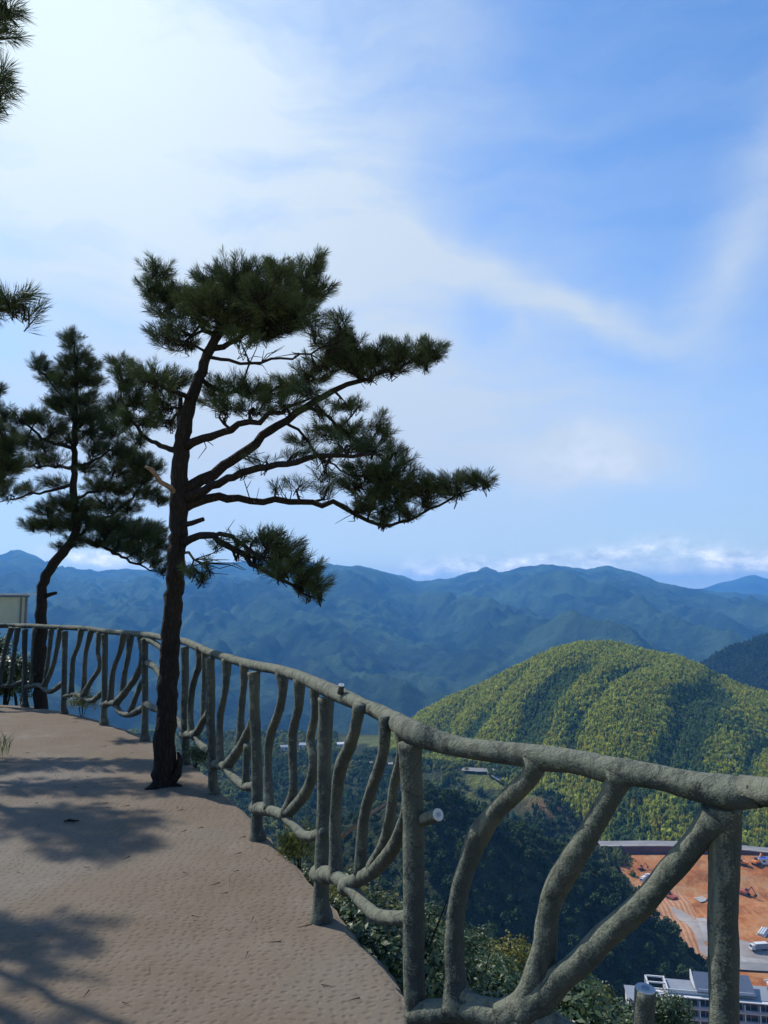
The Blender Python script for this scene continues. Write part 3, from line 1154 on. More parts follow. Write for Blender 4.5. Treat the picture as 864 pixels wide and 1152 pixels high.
# root knobs at the collar and a burl
P1.limb([(186, 884), (172, 886, -.1), (163, 889, -.12)], [.055, .035, .012], 'root')
P1.limb([(190, 880), (199, 868), (203, 853), (200, 846)], [.05, .035, .022, .008], 'root')
P1.limb([(188, 884), (200, 887, -.05), (208, 891, -.08)], [.05, .03, .01], 'root')
P1.limb([(206, 553), (225, 541, .05), (250, 524, .12), (280, 502, .2), (312, 479, .3), (345, 457, .35), (378, 439, .35), (415, 424, .3), (455, 411, .25), (490, 398, .2)],
        [.055, .048, .044, .04, .036, .032, .026, .019, .013, .006])
P1.limb([(209, 503), (228, 494, -.1), (252, 486, -.25), (280, 476, -.4), (315, 462, -.5), (350, 448, -.55)], [.04, .034, .029, .024, .016, .007])
P1.limb([(206, 562), (230, 551, -.1), (262, 536, -.3), (300, 525, -.45), (345, 517, -.55), (395, 511, -.6), (430, 512, -.6)], [.045, .036, .03, .026, .022, .014, .007])
P1.limb([(205, 572), (232, 563, .1), (270, 561, .2), (310, 563, .25), (350, 565, .25), (385, 570, .2), (402, 580, .2), (428, 592, .2), (452, 589, .2), (495, 568, .1), (548, 543, 0)],
        [.046, .037, .031, .028, .025, .022, .019, .015, .013, .01, .004])
P1.limb([(203, 612), (214, 605, -.1), (232, 602, -.2), (247, 607, -.3), (262, 618, -.35), (285, 634, -.45), (305, 645, -.5), (328, 660, -.5), (356, 674, -.5)], [.04, .032, .028, .026, .024, .02, .017, .012, .005])
P1.limb([(240, 603, -.25), (258, 603, -.4), (274, 613, -.55), (292, 628, -.7), (318, 638, -.8)], [.02, .018, .016, .013, .006])
P1.limb([(203, 590), (217, 587, -.1), (229, 584, -.15)], [.026, .022, .017], 'branch')
P1.limb([(200, 560), (191, 548, -.12), (178, 540, -.2), (172, 530, -.25), (163, 525, -.28)], [.028, .021, .019, .02, .010], 'dead_branch', mat='barkpale')
P1.limb([(204, 490), (204, 465, .1), (202, 440, .2), (192, 425, .3)], [.026, .022, .016, .007])
P1.limb([(205, 505), (190, 508, .2), (175, 500, .4), (155, 480, .5), (138, 450, .55), (132, 420, .5)], [.03, .024, .02, .016, .01, .005])
P1.limb([(216, 450), (200, 440, -.2), (180, 432, -.4), (158, 428, -.5)], [.022, .018, .013, .006])
P1.limb([(241, 385), (225, 362, .1), (205, 343, .2), (185, 325, .2), (174, 304, .2)], [.026, .022, .017, .012, .006])
P1.limb([(243, 383), (268, 358, -.2), (292, 335, -.4), (312, 312, -.5)], [.026, .021, .015, .006])
P1.limb([(240, 392), (275, 378, .2), (312, 360, .4), (340, 335, .45), (352, 303, .4)], [.026, .022, .017, .012, .006])
P1.limb([(237, 402), (270, 408, -.1), (305, 407, -.2), (340, 400, -.2), (370, 386, -.2), (384, 372, -.2)], [.016, .013, .011, .009, .007, .004])
P1.limb([(226, 425), (255, 440, .2), (290, 441, .35), (325, 436, .45), (352, 420, .5)], [.02, .016, .013, .01, .005])
P1.limb([(345, 457, .35), (370, 470, .4), (395, 492, .45), (420, 508, .5), (440, 525, .5)], [.018, .015, .012, .009, .005])
P1.limb([(320, 475, .3), (338, 490, .5), (360, 512, .6), (385, 530, .6), (410, 545, .6)], [.014, .012, .01, .008, .004])
P1.limb([(203, 615), (212, 625, -.2), (226, 634, -.3), (234, 634, -.35)], [.014, .011, .008, .004])
P1.finish_skel()
for bl in [(175, 304, 14, 13, 1, .2), (168, 325, 13, 11, 1, .15), (188, 332, 16, 12, 1, .3), (205, 330, 15, 11, 1, 0), (180, 348, 12, 8, .9, .1), (215, 345, 22, 15, 1, .3),
           (238, 316, 18, 18, 1.1, .1), (262, 309, 20, 18, 1.1, -.2), (288, 308, 20, 16, 1.1, 0), (312, 303, 16, 14, 1.1, -.4), (335, 305, 12, 10, 1, .2),
           (354, 297, 11, 15, 1.1, .4), (357, 322, 14, 14, 1, .4), (235, 342, 26, 18, 1.2, -.2), (268, 336, 28, 20, 1.3, .2), (300, 334, 30, 20, 1.3, -.3),
           (332, 330, 22, 18, 1.2, .3), (258, 362, 26, 12, 1.1, -.1), (295, 362, 32, 14, 1.3, .2), (330, 355, 28, 14, 1.2, 0), (350, 365, 16, 8, .8, -.3), (285, 376, 26, 6, .9, .3),
           (188, 378, 17, 9, .9, -.2), (208, 385, 18, 10, .9, .3), (200, 365, 18, 9, .9, 0), (270, 383, 20, 5, .7, -.3),
           (134, 408, 9, 13, 1, .5), (145, 425, 14, 12, 1, .4), (163, 418, 14, 9, 1, -.3), (182, 425, 16, 12, 1, -.4), (155, 445, 18, 12, 1, .4),
           (180, 450, 18, 12, 1, .1), (197, 430, 14, 14, .9, .3), (165, 470, 18, 10, .9, .5), (188, 472, 13, 10, .8, .2), (140, 470, 13, 10, .9, .6), (155, 492, 14, 8, .8, .5),
           (250, 436, 22, 8, .8, .2), (275, 432, 22, 9, .9, -.2), (300, 440, 24, 10, 1, .4), (325, 432, 20, 10, 1, .5), (255, 455, 20, 8, .8, -.3), (285, 458, 24, 8, .8, -.4), (320, 455, 20, 8, .8, -.5), (240, 448, 14, 7, .7, .3),
           (381, 366, 11, 11, 1, -.2), (372, 383, 16, 11, 1, -.1), (390, 388, 18, 12, 1.1, .3), (370, 405, 20, 12, 1.1, .3), (398, 405, 22, 12, 1.2, .1), (425, 396, 20, 11, 1.1, .3),
           (448, 396, 19, 11, 1.1, .1), (470, 396, 17, 11, 1.1, .3), (490, 393, 13, 11, 1.1, .2), (440, 412, 26, 7, .9, .3), (412, 418, 18, 7, .9, .3), (350, 420, 18, 10, 1, .4), (345, 438, 18, 8, .9, -.4),
           (478, 408, 14, 6, .8, .2), (395, 380, 9, 9, .9, .2),
           (388, 452, 16, 7, .8, .4), (405, 456, 12, 6, .8, .5), (365, 462, 16, 7, .7, -.3), (370, 482, 20, 9, .9, .5), (345, 492, 20, 7, .7, .5), (395, 482, 18, 9, 1, .5), (428, 476, 11, 10, 1, .5), (432, 488, 9, 6, .8, .4),
           (390, 500, 20, 8, .9, -.5), (418, 500, 18, 10, 1, -.4), (445, 508, 15, 8, .9, .5), (455, 516, 9, 6, .8, .4), (335, 508, 18, 6, .6, -.4), (300, 518, 18, 5, .5, -.4), (365, 512, 18, 6, .7, -.5),
           (415, 528, 22, 12, 1.2, .5), (440, 532, 20, 13, 1.2, .2), (400, 545, 18, 9, 1, .6), (425, 552, 20, 11, 1.2, .3), (448, 558, 18, 11, 1.1, .2), (408, 568, 16, 9, 1, .2), (430, 575, 18, 8, 1, .3), (455, 574, 16, 7, .9, .1),
           (432, 588, 12, 5, .8, .2), (468, 542, 14, 10, 1, 0), (482, 552, 14, 10, 1.1, .2), (498, 543, 15, 11, 1.1, 0), (515, 545, 13, 9, 1, .1), (532, 538, 10, 9, 1, 0), (546, 540, 9, 9, 1.1, 0), (475, 565, 12, 5, .8, .1), (510, 555, 12, 4, .8, .1),
           (340, 545, 16, 5, .6, .3), (370, 548, 16, 6, .7, .4), (310, 548, 14, 4, .5, .2), (365, 530, 15, 6, .7, -.5), (275, 530, 12, 4, .4, -.3),
           (270, 608, 11, 6, .7, -.5), (288, 604, 10, 7, .8, -.6), (303, 608, 14, 11, 1.1, -.7), (318, 615, 15, 12, 1.2, -.6), (330, 628, 14, 11, 1.2, -.5), (345, 640, 13, 11, 1.1, -.5), (355, 655, 12, 9, 1, -.5),
           (362, 666, 9, 6, .9, -.5), (320, 640, 16, 10, 1, -.8), (340, 655, 12, 7, .9, -.4), (348, 668, 9, 4, .7, -.4), (300, 628, 14, 8, .8, -.3), (282, 622, 10, 5, .5, -.4), (268, 620, 9, 5, .4, -.3), (245, 612, 8, 5, .4, -.3),
           (222, 642, 9, 7, .8, -.3), (233, 635, 6, 5, .8, -.35), (213, 640, 6, 6, .6, -.2), (228, 652, 6, 4, .6, -.3)]:
    P1.blob(*bl)
for px, py, n in ((285, 400, 4), (310, 392, 4), (330, 395, 3), (360, 415, 4), (300, 515, 4), (250, 600, 3), (280, 605, 4), (250, 630, 5), (270, 640, 4), (320, 545, 4), (410, 440, 3), (385, 585, 3), (290, 545, 4), (240, 540, 3), (230, 500, 3)):
    P1.bare(px, py, n)
P1.done()

# --- second pine, bent trunk just outside the railing
b0 = at(46, 799, 10.55)
P2 = Pine('pine_tree', (b0.x, b0.y, -1.0), b0.y, 'smaller pine with crooked bent trunk standing just outside the far railing', 23)
P2.limb([(46, 900), (46, 797), (46, 750), (46, 705), (47, 675), (49, 655), (55, 640), (66, 627), (78, 612), (85, 600), (84, 575), (83, 545), (84, 510), (85, 480), (85, 450), (86, 420), (84, 395), (82, 380)],
        [.12, .09, .082, .074, .068, .067, .068, .064, .060, .054, .05, .047, .042, .037, .031, .024, .015, .006], 'trunk', 14, crook=.008, step=.07)
P2.limb([(48, 672), (56, 670, -.05), (63, 667, -.1)], [.035, .028, .02], 'branch_stub')
P2.limb([(84, 505), (68, 500, -.2), (48, 492, -.4), (28, 477, -.5), (8, 458, -.5)], [.03, .025, .02, .014, .006])
P2.limb([(84, 526), (62, 525, .3), (38, 524, .5), (12, 528, .6)], [.026, .02, .015, .006])
P2.limb([(84, 525), (100, 520, -.2), (116, 512, -.4), (132, 500, -.5)], [.026, .02, .014, .006])
P2.limb([(83, 545), (60, 552, -.3), (35, 556, -.5), (0, 565, -.7)], [.026, .02, .014, .006])
P2.limb([(85, 462), (70, 446, .2), (55, 428, .3), (40, 412, .3)], [.022, .016, .012, .005])
P2.limb([(85, 484), (105, 472, .3), (122, 462, .4), (140, 446, .4)], [.022, .017, .012, .005])
P2.limb([(85, 606), (105, 612, -.2), (128, 621, -.4), (152, 633, -.6), (186, 648, -.8)], [.034, .026, .02, .014, .005])
P2.limb([(85, 603), (104, 590, .3), (130, 575, .5), (152, 555, .6), (168, 536, .6)], [.03, .025, .02, .015, .006])
P2.limb([(85, 598), (68, 592, .3), (50, 585, .5), (36, 588, .5)], [.024, .018, .012, .005])
P2.limb([(84, 560), (110, 552, .4), (140, 548, .6), (172, 552, .7)], [.024, .018, .013, .005])
P2.finish_skel()
for bl in [(80, 382, 9, 10), (86, 400, 12, 9), (76, 410, 9, 8), (44, 408, 9, 7, 1, .3), (55, 420, 12, 8, 1, .3), (68, 430, 12, 8), (102, 410, 8, 9), (97, 425, 9, 9), (84, 428, 10, 10),
           (74, 447, 14, 9), (110, 428, 7, 7), (96, 450, 12, 9), (85, 466, 14, 9), (62, 455, 10, 8), (112, 465, 12, 9, 1, .3), (130, 455, 11, 10, 1, .4), (45, 468, 12, 8, 1, -.4), (25, 470, 10, 8, 1, -.5),
           (60, 480, 12, 8, 1, -.3), (105, 485, 13, 9), (128, 480, 12, 10, 1, -.3), (75, 492, 12, 7), (48, 500, 12, 7, 1, -.3), (20, 490, 12, 8, 1, -.5), (5, 465, 9, 9, 1, -.5), (110, 502, 14, 8), (132, 505, 14, 10, 1.1, -.4),
           (62, 515, 12, 6, .8), (42, 518, 12, 6, .8, .4), (20, 523, 12, 6, .8, .6), (100, 525, 12, 7, .8), (130, 525, 14, 9, 1, .4), (150, 515, 13, 10, 1, .5), (168, 525, 13, 11, 1.1, .6), (155, 538, 14, 9, 1, .6),
           (60, 542, 12, 6, .7), (35, 548, 12, 5, .7, -.4), (12, 556, 12, 5, .7, -.6), (2, 545, 9, 7, .9, -.6), (110, 545, 14, 8, 1, .4), (135, 550, 14, 8, 1, .5), (165, 553, 14, 7, 1, .7), (182, 560, 10, 7, .9, .7),
           (70, 565, 14, 8, .9), (52, 572, 12, 7, .9, .3), (92, 568, 14, 9, 1), (118, 568, 14, 8, 1, .4), (145, 570, 12, 7, .9, .5), (40, 590, 11, 7, 1, .5), (60, 590, 13, 8, 1, .4), (80, 585, 13, 9, 1.1), (100, 588, 14, 9, 1.1, .2),
           (122, 590, 15, 10, 1.2, -.2), (145, 595, 15, 10, 1.2, .3), (165, 598, 14, 10, 1.2, -.4), (180, 610, 10, 10, 1.1, -.5), (112, 608, 13, 7, 1.1, -.2), (135, 612, 14, 8, 1.1, -.4), (158, 618, 13, 8, 1.1, -.6), (175, 628, 11, 7, 1, -.7), (186, 638, 8, 6, .8, -.8),
           (65, 613, 6, 4, .8), (85, 608, 10, 5, .8), (30, 500, 8, 7, .7, -.4), (100, 470, 10, 7)]:
    bl = tuple(bl) + (1, 0)[len(bl) - 4:] if len(bl) < 6 else bl
    P2.blob(bl[0], bl[1], bl[2] * 1.1, bl[3] * 1.1, bl[4] * 0.95, bl[5], nl=.10)
P2.done()

# --- near pine standing on the bank outside the frame on the left
P3 = Pine('pine_tree', tuple(at(-470, 1000, 3.5).xy) + (0.1,), 3.5, 'near pine whose needle tufts reach into the upper left corner', 37)
P3.limb([(-470, 1100), (-470, 1010), (-465, 800), (-455, 600), (-440, 400), (-420, 200), (-400, 0), (-385, -200), (-375, -330)], [.13, .11, .10, .09, .085, .075, .06, .04, .01], 'trunk', 16, crook=.008)
for p, r in [([(-442, 430), (-320, 395, .1), (-200, 370, .2), (-80, 352, .2), (10, 340, .2)], [.035, .028, .02, .014, .005]),
             ([(-432, 290), (-300, 210, -.1), (-160, 140, -.1), (-40, 105, 0), (2, 92, 0)], [.034, .026, .018, .011, .004]),
             ([(-425, 200), (-300, 120, .1), (-160, 60, .1), (-40, 25, .1), (6, 8, .1)], [.034, .026, .018, .012, .004]),
             ([(-405, 40), (-300, -40, -.2), (-200, -90, -.2)], [.03, .02, .006]),
             ([(-400, 0), (-500, -80, .2), (-580, -120, .3)], [.03, .02, .006])]:
    P3.limb(p, r)
P3.finish_skel()
for bl in [(16, 336, 20, 11, 1.1, .2), (-15, 342, 24, 13, 1, .2), (-60, 350, 34, 18, .8, .2), (-130, 360, 40, 20, .7, .2), (32, 350, 12, 6, 1.0, .2),
           (-4, 88, 13, 13, 1, 0), (0, 106, 10, 8, 1, 0), (-40, 115, 30, 20, .8, 0), (-110, 135, 38, 22, .7, -.1),
           (6, 6, 16, 15, 1.2, .1), (2, 34, 14, 9, 1.1, .1), (-40, 22, 32, 22, .9, .1), (-100, 45, 40, 22, .8, .1), (-180, 70, 40, 22, .7, .1),
           (-200, -90, 44, 26, .7, -.2), (-290, -40, 40, 26, .7, -.2), (-580, -125, 44, 28, .6, .3), (-375, -330, 44, 34, .7, 0), (-390, -200, 44, 30, .6, 0)]:
    P3.blob(*bl, nl=.10)
P3.done()

# --- pine wholly left of the frame that throws the shade on the near left of the walkway
P5 = Pine('pine_tree', (-5.4, 5.9, 0.25), 5.9, 'pine on the bank just left of the frame, shading the near left of the walkway', 67)
P5.limb([(-330, 960), (-330, 860), (-328, 700), (-322, 520), (-315, 380), (-308, 260), (-300, 150), (-296, 60)], [.13, .12, .105, .095, .08, .06, .035, .01], 'trunk', 14, crook=.01)
for p, r in [([(-322, 480), (-280, 440, -.2), (-235, 420, -.4), (-190, 415, -.5)], [.035, .026, .018, .006]),
             ([(-318, 400), (-260, 330, -.3), (-215, 270, -.6), (-185, 250, -.8)], [.032, .026, .02, .008]),
             ([(-312, 330), (-280, 280, .4), (-250, 250, .7)], [.03, .02, .006]),
             ([(-316, 380), (-360, 330, -.3), (-420, 300, -.5)], [.03, .02, .006]),
             ([(-306, 240), (-270, 190, -.5), (-240, 170, -.8)], [.026, .018, .006]),
             ([(-324, 560), (-280, 560, .3), (-235, 545, .5)], [.03, .02, .006])]:
    P5.limb(p, r)
P5.finish_skel()
P5.dk = .55
for bl in [(-215, 360, 24, 12, .8, -.6), (-190, 412, 22, 14, .9, -.5), (-235, 415, 26, 16, 1, -.4), (-280, 430, 26, 16, 1, -.2), (-240, 545, 24, 14, .9, .5), (-280, 555, 22, 12, .9, .3),
           (-250, 245, 30, 18, .9, .7), (-285, 275, 30, 18, .9, .4), (-300, 330, 34, 22, 1, 0), (-420, 295, 36, 20, .8, -.5), (-365, 330, 34, 20, .8, -.3), (-330, 400, 34, 20, 1, .2),
           (-240, 165, 28, 18, .8, -.8), (-275, 190, 28, 18, .8, -.5), (-296, 70, 26, 24, .8, 0), (-300, 140, 34, 24, .9, 0)]:
    P5.blob(*bl, nl=.11)
P5.done()

# --- another pine farther back on the bank, its right side showing at the left border
P4 = Pine('pine_tree', (-6.6, 8.6, 0.3), 8.6, 'pine behind the left border with dense dark sprays beside the crooked pine', 51)
P4.limb([(-230, 840), (-230, 795), (-226, 650), (-220, 500), (-212, 380), (-208, 280), (-205, 220)], [.14, .12, .11, .09, .07, .04, .01], 'trunk', 14, crook=.01)
for p, r in [([(-222, 560), (-140, 545, .2), (-60, 535, .3), (-5, 520, .3), (18, 512, .3)], [.04, .03, .02, .012, .005]),
             ([(-220, 500), (-140, 480, -.2), (-60, 465, -.2), (-10, 445, -.2)], [.04, .03, .02, .006]),
             ([(-215, 420), (-175, 402, .3), (-130, 388, .4)], [.034, .022, .006]),
             ([(-218, 460), (-190, 440, .5), (-165, 425, 1.0)], [.034, .022, .006]),
             ([(-212, 350), (-170, 330, -.1), (-145, 318, -.2)], [.03, .02, .006]),
             ([(-215, 400), (-280, 380, .3), (-340, 360, .4)], [.03, .02, .006])]:
    P4.limb(p, r)
P4.finish_skel()
P4.dk = .75
for bl in [(8, 500, 13, 13, 1.4, .3), (12, 520, 13, 11, 1.4, .3), (-2, 535, 14, 10, 1.3, .3), (-8, 510, 16, 14, 1.3, .3), (0, 480, 10, 8, 1, .2), (-40, 525, 22, 14, 1, .3), (-80, 530, 24, 14, 1, .3),
           (-5, 440, 12, 8, 1, -.2), (-35, 450, 22, 14, 1, -.2), (-80, 465, 24, 14, 1, -.2), (-130, 384, 26, 14, .9, .4), (-165, 395, 24, 14, .9, .3), (-165, 420, 24, 14, .8, 1.0), (-145, 312, 24, 14, .9, -.2),
           (-205, 225, 26, 26, .9, 0), (-200, 290, 32, 22, .9, 0), (-340, 355, 34, 18, .7, .4), (-170, 335, 24, 14, .9, -.1), (-185, 440, 24, 14, .8, .5)]:
    P4.blob(*bl, nl=.11)
P4.done()
random.seed(99)


# ------------------------------------------------------------------ leafy plants
def leaf_cloud(n, rx, rz, ls, rs, shell=0.55, flat=0.35, lobes=7, aspect=0.5):
    """n diamond leaves spread through an uneven crown made of several lobes; returns V, F"""
    lc = rs.normal(0, 1, (lobes, 3))
    lc /= np.linalg.norm(lc, axis=1)[:, None]
    lc *= rs.uniform(0.35, 0.72, lobes)[:, None]
    lc[:, 2] = np.abs(lc[:, 2]) * 0.9 - 0.15
    lr = rs.uniform(0.32, 0.55, lobes)
    lc[0] *= 0.2
    lr[0] = 0.6
    k = rs.integers(0, lobes, n)
    d = rs.normal(0, 1, (n, 3))
    d /= np.linalg.norm(d, axis=1)[:, None]
    rad = (shell + (1 - shell) * rs.random(n)) * lr[k]
    P = lc[k] + d * rad[:, None]
    nrm = d * 0.6 + rs.normal(0, 0.55, (n, 3)) + np.array((0, 0, 0.55))
    nrm /= np.linalg.norm(nrm, axis=1)[:, None]
    ax = np.cross(nrm, rs.normal(0, 1, (n, 3)))
    ax /= np.linalg.norm(ax, axis=1)[:, None]
    bx = np.cross(nrm, ax)
    P = P * np.array((rx, rx, rz))
    s = ls * rs.uniform(0.7, 1.3, n)
    a = ax * s[:, None]
    b = bx * (s * aspect)[:, None]
    fold = nrm * (s * 0.12)[:, None]
    V = np.stack([P - a, P - b * 1.0 + fold + a * 0.1, P + a - fold, P + b + fold + a * 0.1], 1).reshape(-1, 3)
    return V, np.arange(len(V)).reshape(-1, 4)


def shrub_proto(name, n, rx, rz, ls, mat, seed, lobes=7, stems=6, aspect=0.5):
    rs = np.random.default_rng(seed)
    V, Fc = leaf_cloud(n, rx, rz, ls, rs, 0.3, lobes=lobes, aspect=aspect)
    V[:, 2] += rz * 0.85
    fol = mesh_np('foliage', V, Fc, M[mat])
    mb = MB()
    for _ in range(stems):
        a = rs.uniform(0, 2 * pi)
        e = Vector((math.cos(a) * rx * rs.uniform(.2, .7), math.sin(a) * rx * rs.uniform(.2, .7), rz * rs.uniform(.9, 1.6)))
        mb.tube([(0, 0, -0.3), (e.x * .35, e.y * .35, e.z * .45), tuple(e)], [.02 * rx + .006, .013 * rx + .004, .004], 5)
    me = bpy.data.meshes.new('stem')
    me.from_pydata(mb.v, [], mb.f)
    me.materials.append(M['bark'])
    return fol, me


def place_shrub(proto, loc, s, rz, label, group, name='shrub', cat='shrub'):
    r = empty(name, loc, rz)
    r.scale = (s, s, s)
    tag(r, label, cat, group)
    link('foliage', proto[0], r)
    link('stem', proto[1], r)
    return r


SH = [shrub_proto('glossy', 3600, 0.75, 0.6, 0.033, 'glossy', 201 + i) for i in range(3)]
SY = [shrub_proto('yellow', 1500, 0.6, 0.7, 0.035, 'yellowleaf', 221 + i, 9) for i in range(2)]
ST = [shrub_proto('smalltree', 4200, 2.2, 2.1, 0.10, 'darkleaf', 241 + i, 13, 5) for i in range(3)]
SG = [shrub_proto('glossytree', 3600, 1.5, 1.3, 0.065, 'glossy', 261 + i, 11, 5) for i in range(2)]

LIMX = [-200, 0, 30, 70, 200, 230, 300, 330, 360, 400, 440, 470, 500, 560, 600, 650, 700, 745, 760, 864, 1200]
LIMY = [700, 715, 800, 806, 862, 866, 940, 950, 965, 985, 985, 975, 985, 1055, 1075, 1075, 1095, 1130, 1165, 1180, 1250]


def near_plants():
    rs = np.random.default_rng(5)
    cnt = {}
    # rows running down the slope outside the railing
    pts = []
    s = 0.35
    pos = []
    tries = 0
    while len(pos) < 72 and tries < 6000:
        tries += 1
        X = rs.uniform(-7, 9)
        Y = rs.uniform(0.5, 17)
        px = 432 + F * X / Y
        if px < -60 or px > 960:
            continue
        dr, sr, _ = poly_dist(np.array([X]), np.array([Y]), RAILXY)
        if sr[0] < 0 or dr[0] < 0.75:
            continue
        z = hz1(X, Y)
        sc = rs.uniform(0.75, 1.3)
        r = 0.72 * sc
        if dr[0] < r * 0.9 + 0.15:
            sc = (dr[0] - 0.15) / 0.72 / 0.9
            r = .72 * sc
        if any((X - a) ** 2 + (Y - b) ** 2 < ((r + c) * 0.62) ** 2 for a, b, c in pos):
            continue
        kind = rs.random()
        # the top must stay under the line the photo shows the plants reach
        tpx, tpy = to_px((X, Y, z + 1.05 * sc))
        lim = np.interp(tpx, LIMX, LIMY) + rs.uniform(0, 14)
        if tpy < lim:
            ok = False
            for f in (0.8, 0.62, 0.48):
                if to_px((X, Y, z + 1.05 * sc * f))[1] >= lim:
                    sc *= f
                    ok = True
                    break
            if not ok:
                continue
        if to_px((X, Y, z + 1.05 * sc))[1] > 1260:
            continue
        pos.append((X, Y, r))
        yl = kind > 0.86
        pr = SY[int(rs.integers(2))] if yl else SH[int(rs.integers(3))]
        if yl:
            place_shrub(pr, (X, Y, z), sc, rs.uniform(0, 6), 'yellow-green leafy shrub on the slope under the railing', 'yellow-green shrubs below the railing')
        else:
            place_shrub(pr, (X, Y, z), sc, rs.uniform(0, 6), 'dark glossy-leaved shrub on the steep slope below the railing', 'glossy shrubs below the railing')
    # small trees further down
    pos = []
    tries = 0
    while len(pos) < 95 and tries < 9000:
        tries += 1
        Y = 12 + 95 * rs.random() ** 1.3
        px = rs.uniform(250, 930)
        X = (px - 432) / F * Y
        dr, sr, _ = poly_dist(np.array([X]), np.array([Y]), RAILXY)
        if sr[0] < 0 or dr[0] < 6:
            continue
        z = hz1(X, Y)
        gl = rs.random() < 0.4
        sc = rs.uniform(0.8, 1.5)
        h = (2.6 if gl else 4.2) * sc
        r = (1.4 if gl else 2.1) * sc
        if any((X - a) ** 2 + (Y - b) ** 2 < ((r + c) * 0.6) ** 2 for a, b, c in pos):
            continue
        tpx, tpy = to_px((X, Y, z + h))
        lim = np.interp(tpx, LIMX, LIMY) + rs.uniform(4, 20)
        if tpy < lim or tpy > 1250:
            continue
        pos.append((X, Y, r))
        if gl:
            place_shrub(SG[int(rs.integers(2))], (X, Y, z), sc, rs.uniform(0, 6), 'mid-green rounded bush down the slope beneath the railing', 'green bushes down the slope', 'bush', 'bush')
        else:
            place_shrub(ST[int(rs.integers(3))], (X, Y, z), sc, rs.uniform(0, 6), 'dark dense small tree down the slope beneath the railing', 'dark small trees down the slope', 'slope_tree', 'tree')


near_plants()


def shrub_at(px, py, Y, s, proto, label, group=None):
    p = at(px, py, Y)
    place_shrub(proto, (p.x, p.y, p.z), s, random.uniform(0, 6), label, group)


# shrubs one can point at
for px, py, Y, s in ((4, 790, 11.9, .85), (-22, 780, 12.4, 1.15), (22, 800, 12.3, .75)):
    shrub_at(px, py, Y, s, SH[0], 'leafy bush behind the railing at the far left below the pale panel', 'bushes behind the far left railing')
shrub_at(220, 866, 6.95, .22, SH[1], 'tiny leafy sprig at the walkway edge just right of the tall pine')
shrub_at(92, 806, 9.75, .32, SY[0], 'thin sprig poking up behind the railing left of the tall pine')
shrub_at(337, 985, 4.75, .30, SY[1], 'small bright yellow-green shrub at the walkway edge beside a railing post')
shrub_at(582, 1128, 14.0, 1.05, SY[0], 'upright yellow-green shrub framed in the nearest railing bay')
shrub_at(757, 1172, 12.5, .75, SH[2], 'dark green bush beside the pale-topped log stub at the bottom edge')
shrub_at(660, 1168, 12.0, .7, SY[1], 'olive shrub at the bottom edge beneath the thick diagonal branch')


# grass tuft at the inner border of the walkway
def grass_tuft(loc, n, h, label):
    rs = np.random.default_rng(3)
    q = []
    for _ in range(n):
        a = rs.uniform(0, 2 * pi)
        l = h * rs.uniform(.5, 1.1)
        b = np.array((rs.normal(0, .05), rs.normal(0, .05), 0))
        o = np.array((math.cos(a), math.sin(a), 0))
        s = np.cross(o, (0, 0, 1)) * 0.004
        m = b + o * l * .2 + np.array((0, 0, l * .6))
        t = b + o * l * .55 + np.array((0, 0, l * .85))
        q.append([b - s, m - s * .8, t, m + s * .8])
    V = np.array(q).reshape(-1, 3)
    o = link('grass_tuft', mesh_np('grass_tuft', V, np.arange(len(V)).reshape(-1, 4), M['grass']))
    o.location = loc
    tag(o, label, 'grass')


p = ground(-3, 852)
grass_tuft((p.x, p.y, 0), 70, 0.26, 'green grass tuft at the left border of the walkway')
# small dark stone on the walkway
mb = MB()
mb.tube([(-.045, -.01, .008), (-.015, 0.004, .012), (.02, -.004, .010), (.05, .012, .006)], [.004, .009, .008, .003], 8, .2)
o = mb.build('fallen_twig', M['bark'], None, True)
p = ground(80, 925)
o.location = (p.x, p.y, 0)
tag(o, 'short dark fallen twig lying on the walkway', 'twig')
# fallen pine needles and grit on the walkway
def litter():
    rs = np.random.default_rng(12)
    q = []
    cents = [(g_[0], g_[1], g_[2]) for g_ in ((-1.7, 6.0, .5), (-1.3, 5.4, .5), (-.6, 4.5, .3), (-.3, 3.7, .3), (-3.2, 7.6, .8), (-2.6, 6.0, 1.0), (-2.0, 4.4, .9), (-1.0, 3.6, .8), (-3.0, 9.0, .8))]
    for _ in range(120):
        c = cents[int(rs.integers(len(cents)))]
        x, y = c[0] + rs.normal(0, c[2]), c[1] + rs.normal(0, c[2])
        dr, sr, _p = poly_dist(np.array([x]), np.array([y]), RAILXY)
        if sr[0] > 0 or dr[0] < .03:
            continue
        a = rs.uniform(0, pi)
        l = rs.uniform(.018, .038)
        d = np.array((math.cos(a), math.sin(a), 0)) * l
        s_ = np.array((-math.sin(a), math.cos(a), 0)) * .0009
        o_ = np.array((x, y, .010))
        q.append([o_ - d - s_, o_ + d - s_, o_ + d + s_ + np.array((0, 0, .006)), o_ - d + s_])
    V = np.array(q).reshape(-1, 3)
    tag(link('pine_litter', mesh_np('pine_litter', V, np.arange(len(V)).reshape(-1, 4), M['litter'])), 'brown fallen pine needles scattered over the walkway', 'litter', kind='stuff')


M['litter'] = mat_simple('dry_needles', (0.10, 0.06, 0.03), 0.9, 0.3, 9)
litter()
# pale dead pole leaning on the slope
mb = MB()
A_, B_ = at(380, 945, 7.2), at(437, 902, 8.2)
mb.tube([A_ - A_, A_.lerp(B_, .5) - A_ + Vector((0, 0, .02)), B_ - A_], [.022, .018, .013], 8, .05)
o = mb.build('dead_pole', M['barkpale'], None, True)
o.location = A_
tag(o, 'thin pale dead pole leaning among the shrubs behind the railing', 'pole')
